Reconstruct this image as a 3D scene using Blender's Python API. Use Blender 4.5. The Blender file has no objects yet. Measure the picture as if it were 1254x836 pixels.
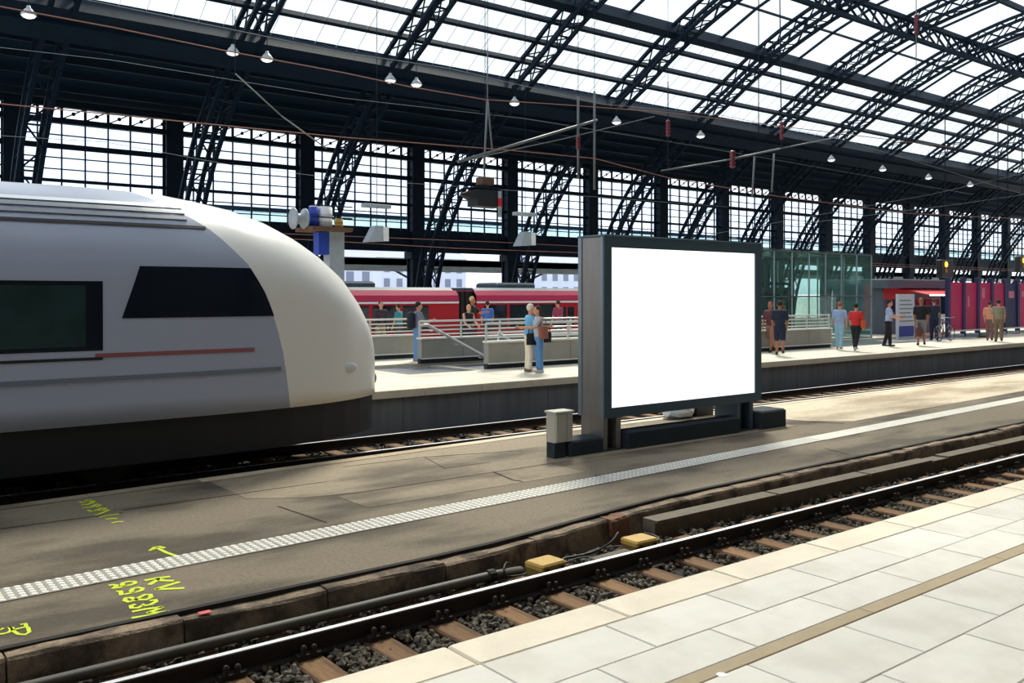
import bpy, bmesh, math, random
from mathutils import Vector, Matrix

random.seed(11)
sc = bpy.context.scene
col = sc.collection
R = math.radians

# ------------------------------------------------------------------ camera
CAMH, F, HV = 2.0, 1110.0, 360.0
CA, SA = 0.6178, 0.7863                        # view direction (x runs along the tracks)
cam_d = bpy.data.cameras.new('camera')
cam = bpy.data.objects.new('camera', cam_d)
col.objects.link(cam)
cam.location = (0, 0, CAMH)
cam.rotation_euler = (R(90), 0, math.atan2(SA, CA) - R(90))
cam_d.sensor_width = 36
cam_d.lens = F / 1254 * 36
cam_d.shift_y = (HV - 418) / 1254
cam_d.clip_end = 2000
sc.camera = cam

# ------------------------------------------------------------------ sky, sun, exposure
world = bpy.data.worlds.new('sky')
sc.world = world
world.use_nodes = True
wn = world.node_tree
wn.nodes.clear()
wo = wn.nodes.new('ShaderNodeOutputWorld')
wb = wn.nodes.new('ShaderNodeBackground')
wb.inputs[0].default_value = (0.86, 0.93, 1.04, 1)
wb.inputs[1].default_value = 2.0
wn.links.new(wb.outputs[0], wo.inputs[0])
sun_d = bpy.data.lights.new('sun', 'SUN')
sun_d.energy = 9.8
sun_d.angle = R(13)
sun_d.color = (1.0, 0.93, 0.82)
sun = bpy.data.objects.new('sun', sun_d)
col.objects.link(sun)
SUN_TO = Vector((0.62, 0.62, 0.95)).normalized()
sun.rotation_euler = SUN_TO.to_track_quat('Z', 'Y').to_euler()
sc.view_settings.view_transform = 'Standard'
sc.view_settings.look = 'None'
sc.view_settings.gamma = 1
sc.view_settings.use_curve_mapping = False
sc.view_settings.exposure = 0.0
try:
    sc.cycles.transparent_max_bounces = 24
    sc.cycles.max_bounces = 8
    sc.cycles.use_denoising = True
except Exception:
    pass


# ------------------------------------------------------------------ pixel -> place helpers
def ray(u, v):
    a = (u - 627) / F
    return Vector((CA + SA * a, SA - CA * a, (HV - v) / F))


def PZ(u, v, z):
    d = ray(u, v)
    return Vector((0, 0, CAMH)) + d * ((z - CAMH) / d.z)


def PY(u, v, y):
    d = ray(u, v)
    return Vector((0, 0, CAMH)) + d * (y / d.y)


def XU(u, y):
    return PY(u, HV, y).x


# ------------------------------------------------------------------ materials
def lin(c):
    c /= 255.0
    return c / 12.92 if c <= 0.04045 else ((c + 0.055) / 1.055) ** 2.4


def rgb(r, g, b):
    return (lin(r), lin(g), lin(b), 1)


MATS = {}


def pm(name, colr, rough=0.7, metal=0.0, var=0.15, scale=4.0, bump=0.0, bscale=30.0, rnd=0.0, dark=None,
       dscale=0.7, damt=0.5, stretch=(1, 1, 1), coords='Object', spec=0.5):
    """principled material with noise-broken colour, optional stain colour, bump, per-object variation"""
    m = bpy.data.materials.new(name)
    m.use_nodes = True
    nt = m.node_tree
    b = nt.nodes['Principled BSDF']
    b.inputs['Roughness'].default_value = rough
    b.inputs['Metallic'].default_value = metal
    b.inputs['Specular IOR Level'].default_value = spec
    tc = nt.nodes.new('ShaderNodeTexCoord')
    mp = nt.nodes.new('ShaderNodeMapping')
    mp.inputs['Scale'].default_value = stretch
    nt.links.new(tc.outputs[coords], mp.inputs[0])
    nz = nt.nodes.new('ShaderNodeTexNoise')
    nz.inputs['Scale'].default_value = scale
    nz.inputs['Detail'].default_value = 6
    nz.inputs['Roughness'].default_value = 0.65
    nt.links.new(mp.outputs[0], nz.inputs['Vector'])
    mr = nt.nodes.new('ShaderNodeMapRange')
    mr.inputs[1].default_value = 0.25
    mr.inputs[2].default_value = 0.75
    mr.inputs[3].default_value = 1 - var
    mr.inputs[4].default_value = 1 + var
    nt.links.new(nz.outputs[0], mr.inputs[0])
    last = mr.outputs[0]
    if rnd:
        oi = nt.nodes.new('ShaderNodeObjectInfo')
        m2 = nt.nodes.new('ShaderNodeMapRange')
        m2.inputs[3].default_value = 1 - rnd
        m2.inputs[4].default_value = 1 + rnd
        nt.links.new(oi.outputs['Random'], m2.inputs[0])
        mu = nt.nodes.new('ShaderNodeMath')
        mu.operation = 'MULTIPLY'
        nt.links.new(last, mu.inputs[0])
        nt.links.new(m2.outputs[0], mu.inputs[1])
        last = mu.outputs[0]
    mx = nt.nodes.new('ShaderNodeVectorMath')
    mx.operation = 'SCALE'
    mx.inputs[0].default_value = colr[:3]
    if dark:
        dz = nt.nodes.new('ShaderNodeTexNoise')
        dz.inputs['Scale'].default_value = dscale
        dz.inputs['Detail'].default_value = 8
        nt.links.new(mp.outputs[0], dz.inputs['Vector'])
        cr = nt.nodes.new('ShaderNodeMapRange')
        cr.inputs[1].default_value = 0.45
        cr.inputs[2].default_value = 0.62
        cr.inputs[4].default_value = damt
        nt.links.new(dz.outputs[0], cr.inputs[0])
        mc = nt.nodes.new('ShaderNodeMix')
        mc.data_type = 'RGBA'
        mc.inputs['A'].default_value = colr
        mc.inputs['B'].default_value = dark
        nt.links.new(cr.outputs[0], mc.inputs['Factor'])
        nt.links.new(mc.outputs['Result'], mx.inputs[0])
    nt.links.new(last, mx.inputs['Scale'])
    nt.links.new(mx.outputs[0], b.inputs['Base Color'])
    if bump:
        bz = nt.nodes.new('ShaderNodeTexNoise')
        bz.inputs['Scale'].default_value = bscale
        bz.inputs['Detail'].default_value = 5
        nt.links.new(mp.outputs[0], bz.inputs['Vector'])
        bp = nt.nodes.new('ShaderNodeBump')
        bp.inputs['Strength'].default_value = bump
        bp.inputs['Distance'].default_value = 0.02
        nt.links.new(bz.outputs[0], bp.inputs['Height'])
        nt.links.new(bp.outputs[0], b.inputs['Normal'])
    MATS[name] = m
    return m


def glassmat(name, tint, gloss=0.06, haze=0.0, hazecol=(0.8, 0.9, 0.9, 1)):
    m = bpy.data.materials.new(name)
    m.use_nodes = True
    nt = m.node_tree
    nt.nodes.clear()
    o = nt.nodes.new('ShaderNodeOutputMaterial')
    t = nt.nodes.new('ShaderNodeBsdfTransparent')
    nz = nt.nodes.new('ShaderNodeTexNoise')
    nz.inputs['Scale'].default_value = 0.8
    rp = nt.nodes.new('ShaderNodeValToRGB')
    rp.color_ramp.elements[0].position = 0.3
    rp.color_ramp.elements[0].color = (tint[0] * 0.9, tint[1] * 0.9, tint[2] * 0.9, 1)
    rp.color_ramp.elements[1].position = 0.7
    rp.color_ramp.elements[1].color = tint
    nt.links.new(nz.outputs[0], rp.inputs[0])
    nt.links.new(rp.outputs[0], t.inputs[0])
    g = nt.nodes.new('ShaderNodeBsdfGlossy')
    g.inputs['Roughness'].default_value = 0.05
    x = nt.nodes.new('ShaderNodeMixShader')
    x.inputs[0].default_value = gloss
    nt.links.new(t.outputs[0], x.inputs[1])
    nt.links.new(g.outputs[0], x.inputs[2])
    out = x.outputs[0]
    if haze:
        d = nt.nodes.new('ShaderNodeBsdfDiffuse')
        d.inputs[0].default_value = hazecol
        y = nt.nodes.new('ShaderNodeMixShader')
        y.inputs[0].default_value = haze
        nt.links.new(out, y.inputs[1])
        nt.links.new(d.outputs[0], y.inputs[2])
        out = y.outputs[0]
    nt.links.new(out, o.inputs[0])
    MATS[name] = m
    return m


def emat(name, colr, strength):
    m = bpy.data.materials.new(name)
    m.use_nodes = True
    nt = m.node_tree
    b = nt.nodes['Principled BSDF']
    b.inputs['Base Color'].default_value = colr
    b.inputs['Emission Color'].default_value = colr
    b.inputs['Emission Strength'].default_value = strength
    MATS[name] = m
    return m


pm('steel', rgb(19, 36, 52), 0.6, 0.0, 0.25, 1.5, spec=0.15)
pm('roof_boards', rgb(26, 46, 64), 0.9, 0, 0.25, 1.2, spec=0.1, stretch=(0.3, 3, 3))
pm('column_paint', rgb(18, 34, 48), 0.6, 0.0, 0.25, 1.5, spec=0.15)
pm('glazing_bar', rgb(170, 176, 180), 0.6, 0, 0.1)
glassmat('roof_glass', (0.86, 0.88, 0.87, 1), 0.05)
glassmat('wall_glass', (0.90, 0.94, 0.97, 1), 0.05)
glassmat('teal_glass', (0.84, 0.95, 0.92, 1), 0.10, 0.07, rgb(150, 190, 185))
glassmat('green_glass', (0.80, 0.90, 0.90, 1), 0.10, 0.3, rgb(190, 216, 220))
pm('paver', rgb(220, 215, 206), 0.75, 0, 0.06, 5, 0.15, 90, rnd=0.06, dark=rgb(190, 182, 168), dscale=2, damt=0.35)
pm('edge_stone', rgb(226, 214, 194), 0.75, 0, 0.06, 6, 0.15, 80, rnd=0.03, dark=rgb(200, 188, 168), dscale=2, damt=0.3)
pm('joint_mortar', rgb(158, 150, 136), 0.9, 0, 0.1)
pm('guide_strip', rgb(170, 152, 122), 0.8, 0, 0.1, 6, rnd=0.03)
pm('dark_void', rgb(20, 20, 20), 0.95, 0, 0.2)
pm('asphalt', rgb(128, 115, 96), 0.9, 0, 0.34, 34, 0.5, 120, dark=rgb(72, 63, 52), dscale=0.8, damt=0.85, stretch=(0.6, 1.4, 1))
pm('pale_concrete', rgb(210, 193, 166), 0.85, 0, 0.2, 14, 0.2, 60, dark=rgb(146, 124, 96), dscale=0.6, damt=0.75, stretch=(0.5, 1.3, 1))
pm('patch_concrete', rgb(146, 131, 109), 0.88, 0, 0.3, 26, 0.4, 90, dark=rgb(84, 72, 58), dscale=0.8, damt=0.85, stretch=(0.5, 1.3, 1))
pm('seam', rgb(40, 36, 32), 0.95, 0, 0.3)
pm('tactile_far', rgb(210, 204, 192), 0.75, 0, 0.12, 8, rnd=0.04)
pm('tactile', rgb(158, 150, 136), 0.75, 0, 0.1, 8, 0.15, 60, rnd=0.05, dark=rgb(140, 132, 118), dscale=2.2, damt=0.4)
pm('tactile_knob', rgb(240, 236, 226), 0.7, 0, 0.1, 10)
pm('kerb_granite', rgb(146, 126, 104), 0.9, 0, 0.4, 22, 0.9, 60, rnd=0.12, dark=rgb(60, 48, 40), dscale=3, damt=0.8)
pm('rust_block', rgb(118, 82, 62), 0.9, 0, 0.3, 14, 0.5, 50)
pm('rail_side', rgb(44, 34, 28), 0.75, 0.2, 0.3, 8)
pm('rail_top', rgb(232, 232, 236), 0.38, 0.35, 0.04, 3, stretch=(0.2, 6, 1))
pm('sleeper_wood', rgb(134, 100, 66), 0.9, 0, 0.35, 7, 0.6, 40, rnd=0.2, dark=rgb(80, 58, 42), dscale=3, damt=0.7, stretch=(4, 0.6, 1))
pm('sleeper_red', rgb(124, 62, 42), 0.9, 0, 0.3, 7, 0.5, 40)
pm('clip_iron', rgb(40, 33, 30), 0.7, 0.4, 0.3, 20)
pm('ballast', rgb(104, 96, 84), 0.95, 0, 0.9, 16, 0.4, 60)
pm('ballast_bed', rgb(40, 35, 30), 0.95, 0, 0.5, 18, 0.8, 30)
pm('pipe', rgb(80, 76, 68), 0.6, 0.1, 0.2, 4)
pm('duct', rgb(104, 94, 78), 0.85, 0, 0.25, 7, 0.3, 40, rnd=0.1)
pm('yellow_box', rgb(190, 152, 70), 0.7, 0, 0.2, 9)
pm('yellow_box_base', rgb(120, 98, 48), 0.75, 0, 0.3, 9)
pm('cable', rgb(52, 50, 48), 0.6, 0, 0.2)
pm('spray', rgb(205, 222, 20), 0.7, 0, 0.12, 30)
pm('red_mark', rgb(214, 96, 96), 0.8, 0, 0.2, 30)
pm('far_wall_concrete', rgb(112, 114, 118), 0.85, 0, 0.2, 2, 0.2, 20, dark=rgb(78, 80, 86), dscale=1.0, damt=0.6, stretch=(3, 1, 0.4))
pm('far_deck', rgb(214, 204, 186), 0.8, 0, 0.1, 2, dark=rgb(186, 174, 156), dscale=0.6, damt=0.6)
pm('parapet', rgb(150, 148, 140), 0.8, 0, 0.12, 2)
pm('parapet_cap', rgb(225, 222, 214), 0.5, 0, 0.05)
pm('railing_steel', rgb(214, 214, 210), 0.3, 0.4, 0.05)
pm('board_frame', rgb(66, 88, 100), 0.5, 0.1, 0.08, 2)
pm('board_side', rgb(138, 134, 132), 0.42, 0.55, 0.12, 1.5, stretch=(6, 6, 0.5))
pm('board_edge', rgb(128, 140, 148), 0.4, 0.5, 0.05)
pm('base_dark', rgb(40, 50, 58), 0.85, 0, 0.15, 5, 0.2, 40)
pm('cabinet', rgb(196, 192, 178), 0.55, 0, 0.06, 5)
pm('cabinet_seam', rgb(110, 108, 98), 0.7, 0, 0.06, 5)
emat('screen', (1, 1, 1, 1), 1.25)
pm('bag_plastic', rgb(220, 224, 228), 0.35, 0, 0.12, 10)
pm('black_plastic', rgb(24, 26, 30), 0.5, 0, 0.1)
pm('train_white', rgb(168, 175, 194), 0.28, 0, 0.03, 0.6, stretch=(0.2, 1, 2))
pm('train_nose_lit', rgb(236, 233, 226), 0.3, 0, 0.03, 0.6)  # train white made paler: sunlight and motion blur put into the nose colour
pm('train_grey', rgb(112, 120, 134), 0.4, 0, 0.06, 1, stretch=(0.1, 1, 3))
pm('train_silver', rgb(220, 226, 232), 0.3, 0.2, 0.04, 1)
pm('train_skirt', rgb(26, 27, 30), 0.7, 0, 0.2, 2)
pm('train_red', rgb(146, 84, 90), 0.4, 0, 0.1)
pm('dark_glass', rgb(22, 30, 42), 0.08, 0, 0.1, 1, spec=0.8)
pm('green_dark_glass', rgb(36, 58, 58), 0.1, 0, 0.3, 1.5, spec=0.8)
pm('regio_red', rgb(170, 16, 38), 0.35, 0, 0.06)
pm('regio_pink', rgb(180, 34, 78), 0.35, 0, 0.06)
pm('regio_white', rgb(226, 222, 230), 0.4, 0, 0.04)
pm('regio_roof', rgb(62, 78, 92), 0.6, 0, 0.15)
pm('lamp_grey', rgb(190, 196, 200), 0.4, 0.2, 0.05)
pm('wire_copper', rgb(150, 104, 88), 0.5, 0.4, 0.1)
pm('wire_grey', rgb(112, 118, 122), 0.5, 0.3, 0.1)
pm('insulator', rgb(120, 40, 52), 0.4, 0, 0.1)
pm('blue_paint', rgb(32, 66, 168), 0.5, 0, 0.1)
pm('grey_paint', rgb(150, 160, 168), 0.6, 0, 0.08)
pm('white_paint', rgb(222, 224, 226), 0.5, 0, 0.06)
pm('ochre', rgb(176, 140, 70), 0.7, 0, 0.15)
pm('brown_wood', rgb(92, 66, 50), 0.8, 0, 0.2)
pm('magenta', rgb(192, 22, 92), 0.55, 0, 0.08, 2)
pm('navy', rgb(28, 34, 84), 0.55, 0, 0.1)
pm('print_pale', rgb(206, 120, 150), 0.6, 0, 0.2, 5)
pm('kiosk_grey', rgb(90, 98, 112), 0.6, 0, 0.1)
pm('red_sign', rgb(206, 30, 46), 0.5, 0, 0.1)
pm('info_white', rgb(206, 212, 226), 0.5, 0, 0.05)
pm('info_blue', rgb(48, 62, 160), 0.5, 0, 0.05)
emat('orange_lamp', rgb(255, 170, 60), 3.0)
emat('lamp_lens', (1, 0.98, 0.95, 1), 1.3)
emat('awning_edge_glow', (1, 0.94, 0.94, 1), 2.2)  # lit edge of the kiosk awning, its brightness put in as emission
pm('outer_ground', rgb(150, 150, 146), 0.9, 0, 0.2, 0.2)
pm('canopy_grey', rgb(222, 222, 216), 0.8, 0, 0.15, 0.5, stretch=(0.2, 1, 1))
pm('house_pale', rgb(196, 204, 220), 0.9, 0, 0.1, 0.3)
pm('house_roof', rgb(120, 128, 150), 0.9, 0, 0.1, 0.3)
pm('skin', rgb(206, 152, 122), 0.6, 0, 0.06)
pm('skin_tan', rgb(170, 112, 82), 0.6, 0, 0.06)
pm('eye_dark', rgb(24, 18, 16), 0.4, 0, 0.0)
pm('lips', rgb(160, 84, 76), 0.6, 0, 0.0)


def cloth(r, g, b):
    k = 'cloth_%d_%d_%d' % (r, g, b)
    return k if k in MATS else (pm(k, rgb(r, g, b), 0.85, 0, 0.12, 9, 0.2, 40) and k)


# ------------------------------------------------------------------ mesh builder
class MB:
    def __init__(s):
        s.v, s.f, s.mi = [], [], []
        s.cur = 0

    def quad(s, pts):
        n = len(s.v)
        s.v += [tuple(p) for p in pts]
        s.f.append(tuple(range(n, n + len(pts))))
        s.mi.append(s.cur)

    def box(s, a, b):
        n = len(s.v)
        (x0, y0, z0), (x1, y1, z1) = a, b
        s.v += [(x0, y0, z0), (x1, y0, z0), (x1, y1, z0), (x0, y1, z0), (x0, y0, z1), (x1, y0, z1), (x1, y1, z1), (x0, y1, z1)]
        for q in ((0, 3, 2, 1), (4, 5, 6, 7), (0, 1, 5, 4), (1, 2, 6, 5), (2, 3, 7, 6), (3, 0, 4, 7)):
            s.f.append(tuple(n + i for i in q))
            s.mi.append(s.cur)
        return s

    def cbox(s, a, b, c=0.01):
        """box with its upper and vertical edges chamfered"""
        (x0, y0, z0), (x1, y1, z1) = a, b
        c = min(c, (x1 - x0) / 3, (y1 - y0) / 3, (z1 - z0) / 3)
        ring = lambda i, z: [(x0 + i + c, y0 + i, z), (x1 - i - c, y0 + i, z), (x1 - i, y0 + i + c, z), (x1 - i, y1 - i - c, z),
                             (x1 - i - c, y1 - i, z), (x0 + i + c, y1 - i, z), (x0 + i, y1 - i - c, z), (x0 + i, y0 + i + c, z)]
        s.loft([ring(0, z0), ring(0, z1 - c), ring(c, z1)], True, True)
        return s

    def loft(s, rings, cap0=False, cap1=False, closed=True):
        n = len(s.v)
        k = len(rings[0])
        for r in rings:
            s.v += [tuple(p) for p in r]
        for i in range(len(rings) - 1):
            for j in range(k if closed else k - 1):
                a = n + i * k + j
                b = n + i * k + (j + 1) % k
                s.f.append((a, b, b + k, a + k))
                s.mi.append(s.cur)
        if cap0:
            s.f.append(tuple(n + j for j in reversed(range(k))))
            s.mi.append(s.cur)
        if cap1:
            s.f.append(tuple(n + (len(rings) - 1) * k + j for j in range(k)))
            s.mi.append(s.cur)
        return s

    def bar(s, p, q, w, h=None, up=(0, 0, 1)):
        """square bar from p to q"""
        h = h or w
        p, q = Vector(p), Vector(q)
        d = (q - p).normalized()
        up = Vector(up)
        if abs(d.dot(up)) > 0.98:
            up = Vector((1, 0, 0)) if abs(d.x) < 0.9 else Vector((0, 1, 0))
        a = d.cross(up).normalized() * (w / 2)
        b = a.cross(d).normalized() * (h / 2)
        s.loft([[o + a + b, o - a + b, o - a - b, o + a - b] for o in (p, q)], True, True)
        return s

    def tube(s, pts, r, n=6, radii=None):
        pts = [Vector(p) for p in pts]
        rings = []
        for i, p in enumerate(pts):
            d = (pts[min(i + 1, len(pts) - 1)] - pts[max(i - 1, 0)]).normalized()
            u = Vector((0, 0, 1)) if abs(d.z) < 0.9 else Vector((1, 0, 0))
            a = d.cross(u).normalized()
            b = d.cross(a)
            rr = radii[i] if radii else r
            rings.append([p + (a * math.cos(2 * math.pi * k / n) + b * math.sin(2 * math.pi * k / n)) * rr for k in range(n)])
        s.loft(rings, True, True)
        return s

    def lathe(s, prof, n=12, at=(0, 0, 0), axis='z'):
        rings = []
        for r, h in prof:
            ring = []
            for k in range(n):
                a = 2 * math.pi * k / n
                p = (r * math.cos(a), r * math.sin(a), h)
                if axis == 'x':
                    p = (h, p[0], p[1])
                if axis == 'y':
                    p = (p[0], h, p[1])
                ring.append((p[0] + at[0], p[1] + at[1], p[2] + at[2]))
            rings.append(ring)
        s.loft(rings, True, True)
        return s

    def ell(s, c, r, n=12, m=8):
        prof = []
        for i in range(m + 1):
            t = math.pi * i / m
            prof.append((max(math.sin(t), 0.02), -math.cos(t)))
        rings = [[(c[0] + p * r[0] * math.cos(2 * math.pi * k / n), c[1] + p * r[1] * math.sin(2 * math.pi * k / n), c[2] + h * r[2])
                  for k in range(n)] for p, h in prof]
        s.loft(rings, True, True)
        return s

    def caps(s, p, q, r0, r1, n=10):
        """tapered capsule"""
        p, q = Vector(p), Vector(q)
        d = (q - p).normalized()
        pts, rad = [], []
        for a in (85, 55, 25):
            pts.append(p - d * r0 * math.sin(R(a)))
            rad.append(r0 * math.cos(R(a)))
        pts += [p, q]
        rad += [r0, r1]
        for a in (25, 55, 85):
            pts.append(q + d * r1 * math.sin(R(a)))
            rad.append(r1 * math.cos(R(a)))
        s.tube(pts, 0, n, rad)
        return s

    def mesh(s, name, mat=None, smooth=False):
        me = bpy.data.meshes.new(name)
        me.from_pydata(s.v, [], s.f)
        for m in (mat if isinstance(mat, (list, tuple)) else [mat]):
            if m:
                me.materials.append(MATS[m])
        if isinstance(mat, (list, tuple)):
            me.polygons.foreach_set('material_index', s.mi)
        bm = bmesh.new()
        bm.from_mesh(me)
        bmesh.ops.recalc_face_normals(bm, faces=bm.faces)
        bm.to_mesh(me)
        bm.free()
        if smooth:
            me.polygons.foreach_set('use_smooth', [True] * len(me.polygons))
        me.update()
        return me

    def build(s, name, mat, parent=None, smooth=False, loc=None):
        return obj(name, s.mesh(name, mat, smooth), parent, loc)


def obj(name, me, parent=None, loc=None, rz=0.0):
    o = bpy.data.objects.new(name, me)
    col.objects.link(o)
    if parent:
        o.parent = parent
    if loc is not None:
        o.location = loc
    if rz:
        o.rotation_euler.z = rz
    return o


def tag(o, label=None, cat=None, group=None, kind=None):
    if label:
        o['label'] = label
    if cat:
        o['category'] = cat
    if group:
        o['group'] = group
    if kind:
        o['kind'] = kind
    return o


def empty(name, loc=(0, 0, 0), rz=0.0):
    o = bpy.data.objects.new(name, None)
    col.objects.link(o)
    o.location = loc
    o.rotation_euler.z = rz
    o.empty_display_size = 0.2
    return o


def copy_tree(o, parent=None):
    c = o.copy()
    col.objects.link(c)
    c.parent = parent
    for ch in o.children:
        copy_tree(ch, c)
    return c


def struct(name, mb, mat, label, cat='structure', smooth=False):
    o = mb.build(name, mat, None, smooth)
    return tag(o, label, cat, None, 'structure')


ZR = -0.76                  # rail head
ZS = -0.93                  # sleeper top
ZM = -0.68                  # service platform top

# ================================================================== SETTING
# ------------------------------------------------------------------ hall ground
g = MB()
g.box((-45, -14, -1.35), (160, 56, -1.0))
struct('floor_trackbed', g, 'ballast_bed', 'dark ballast ground of the track hall between the platforms', 'floor')
g = MB()
g.box((-300, 56, -1.5), (700, 700, -1.02))
struct('floor_outside', g, 'outer_ground', 'pale open ground outside beyond the glazed hall wall', 'ground')

# ------------------------------------------------------------------ near platform
NE = 4.29
g = MB()
g.box((-30, -7, -1.0), (80, NE - 0.12, -0.075))
npf = struct('floor_near_platform', g, 'joint_mortar', 'bright paved platform in the foreground with stone edge blocks', 'floor')
g = MB()
g.box((22.0, -7, -0.075), (80, NE, 0.0))
g.box((-30, -7, -0.075), (-2.2, NE, 0.0))
g.box((-2.2, -7, -0.075), (22.0, 0.05, 0.0))
g.build('far_paving', 'paver', npf)
EL = 1.155
em = MB().cbox((0.006, 3.965, -0.24), (EL - 0.006, NE, 0.0), 0.012).mesh('edge_stone', 'edge_stone')
x = 2.893 - 4 * EL
while x < 22:
    obj('edge_stone', em, npf, (x, 0, 0))
    x += EL
PL = 0.925
rows = [(3.535, 3.96, 0.0), (3.18, 3.53, 0.45), (2.56, 3.065, 0.2), (2.06, 2.555, 0.65), (1.56, 2.055, 0.1),
        (1.06, 1.555, 0.55), (0.56, 1.055, 0.3), (0.06, 0.555, 0.7)]
for (y0, y1, off) in rows:
    w = MB().cbox((0.004, y0, -0.06), (PL - 0.004, y1, 0.0), 0.005).mesh('paver', 'paver')
    x = 4.75 - 8 * PL + off
    while x < 21.1:
        obj('paver', w, npf, (x, 0, random.uniform(-0.0015, 0.0015)))
        x += PL
sm = MB().cbox((0.003, 3.07, -0.05), (1.847, 3.175, 0.0), 0.004).mesh('guide_strip', 'guide_strip')
x = -2.1
while x < 21:
    obj('guide_strip', sm, npf, (x, 0, 0.001))
    x += 1.85
g = MB()
g.lathe([(0.028, 0), (0.03, 0.002), (0.001, 0.004)], 10)
p = PZ(884, 826, 0)
g.build('gum_spot', 'white_paint', npf, loc=(p.x, p.y, 0.0))

# ------------------------------------------------------------------ service platform (middle)
def edge_near(x):
    if x < 5:
        return 7.74
    if x < 9.5:
        t = (x - 5) / 4.5
        return 7.74 + 0.42 * t * t * (3 - 2 * t)
    return 8.16 + 0.012 * min(x - 9.5, 12)


def edge_far(x):
    return 12.95 if x < 2 else (13.4 if x > 11 else 12.95 + 0.05 * (x - 2))


def strip_y(x):
    return 9.07 + 0.0445 * x


xs = [-30, -10, -4, 0, 2, 4, 5, 5.8, 6.6, 7.4, 8.2, 9, 9.5, 11, 14, 18, 22, 27, 33, 45, 80]


def ribbon_slab(mb, xs, fa, fb, z0, z1):
    rings = [[(x, fa(x), z0), (x, fb(x), z0), (x, fb(x), z1), (x, fa(x), z1)] for x in xs]
    mb.loft(rings, True, True)


g = MB()
ribbon_slab(g, xs, lambda x: edge_near(x) + 0.05, edge_far, -1.0, ZM)
mpf = struct('floor_middle_platform', g, 'asphalt', 'low service platform of worn brown asphalt between two tracks', 'floor')
# pale concrete field right of and behind the billboard
g = MB()
A = PZ(1034, 520, ZM)
fx = [A.x - 0.9, A.x - 0.2, A.x + 0.6, 18, 22, 27, 33, 45, 80]


def pale_near(x):
    base = strip_y(x) + 0.72
    k = max(0, (A.x + 0.6 - x))
    return base + k * k * 1.1


ribbon_slab(g, fx, pale_near, lambda x: edge_far(x) - 0.02, ZM - 0.03, ZM + 0.006)
g.build('concrete_slab', 'pale_concrete', mpf)
g = MB()
ribbon_slab(g, [4.6, 5.2, 6, 8, 10, 11, 14, A.x - 0.9], lambda x: 10.9 + 0.6 * max(0, 5.6 - x) ** 1.5, lambda x: edge_far(x) - 0.02, ZM - 0.03, ZM + 0.005)
g.build('concrete_slab', 'patch_concrete', mpf)
g = MB()
ribbon_slab(g, [5.6, 6.4, 9.3], lambda x: 10.05, lambda x: 10.86, ZM - 0.03, ZM + 0.004)
g.build('concrete_slab', 'patch_concrete', mpf)
# lighter rounded coping along the far edge
x = -6.0
while x < 34:
    g = MB()
    ribbon_slab(g, [x + 0.006, x + 0.75, x + 1.494], lambda q: edge_far(q) - 0.20, lambda q: edge_far(q) + 0.03, ZM - 0.2, ZM + 0.012)
    g.build('coping_stone', 'pale_concrete' if x > 3 else 'patch_concrete', mpf)
    x += 1.5
# dark seam between asphalt and kerb
g = MB()
ribbon_slab(g, [q for q in xs if -5 < q < 40], lambda x: edge_near(x) - 0.005, lambda x: edge_near(x) + 0.06, ZM - 0.05, ZM + 0.008)
g.build('kerb_seam', 'seam', mpf)
# kerb stones
kx = [-4.0, -2.7, -1.4, -0.1, 1.2, 2.5, 3.8, 5.1, 6.37, 7.62, 7.98, 9.1, 10.3, 11.5, 12.7, 13.9, 15.1, 16.3, 17.5, 18.8, 20.1, 21.4, 23, 25]
for i in range(len(kx) - 1):
    a, b = kx[i], kx[i + 1]
    g = MB()
    rust = abs(a - 7.62) < 0.01
    d = 0.22 if rust else 0.17
    top = ZM - 0.02 + random.uniform(-0.015, 0.012)
    n = 5
    rings = []
    for k in range(n + 1):
        q = a + 0.008 + (b - a - 0.016) * k / n
        e = edge_near(q)
        j = lambda s=0.012: random.uniform(-s, s)
        rings.append([(q, e, -1.02), (q, e, top + j(0.008)), (q, e - d + 0.02 + j(0.006), top + j(0.008)), (q, e - d + j(0.006), top - 0.025 + j(0.006)),
                      (q, e - d - 0.02, -1.02)])
    g.loft(rings, True, True)
    g.build('kerb_stone', 'rust_block' if rust else 'kerb_granite', mpf)
# tactile strip
SW = 0.40
tile_l = 1.2
knobs = MB()
x = -2.0
cnt = 0
while x < 30:
    g = MB()
    c0, c1 = x + 0.002, x + tile_l - 0.002
    ribbon_slab(g, [c0, c1], lambda q: strip_y(q) - SW / 2, lambda q: strip_y(q) + SW / 2, ZM - 0.02, ZM + 0.009)
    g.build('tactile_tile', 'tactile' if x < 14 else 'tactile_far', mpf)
    if x < 14:
        m = 14
        for i in range(m):
            q = x + tile_l * (i + 0.5) / m
            for j in range(5):
                yy = strip_y(q) - SW / 2 + SW * (j + 0.5) / 5
                r1, r2, h = 0.034, 0.026, 0.007
                knobs.loft([[(q + rr * math.cos(k * math.pi / 3), yy + rr * math.sin(k * math.pi / 3), ZM + 0.009 + hh) for k in range(6)]
                            for rr, hh in ((r1, 0), (r2, h))], False, True)
    x += tile_l
kn = knobs.build('tactile_knobs', 'tactile_knob', mpf)
kn['kind'] = 'stuff'
# cracks and a cover plate
def flat_ribbon(mb, pts, w, z, dz=0.004):
    pts = [Vector((p[0], p[1], 0)) for p in pts]
    L, Rr = [], []
    for i, p in enumerate(pts):
        d = (pts[min(i + 1, len(pts) - 1)] - pts[max(i - 1, 0)])
        d.normalize()
        nn = Vector((-d.y, d.x, 0)) * w / 2
        L.append(p + nn)
        Rr.append(p - nn)
    rings = [[(l.x, l.y, z), (r.x, r.y, z), (r.x, r.y, z + dz), (l.x, l.y, z + dz)] for l, r in zip(L, Rr)]
    mb.loft(rings, True, True)


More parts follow.
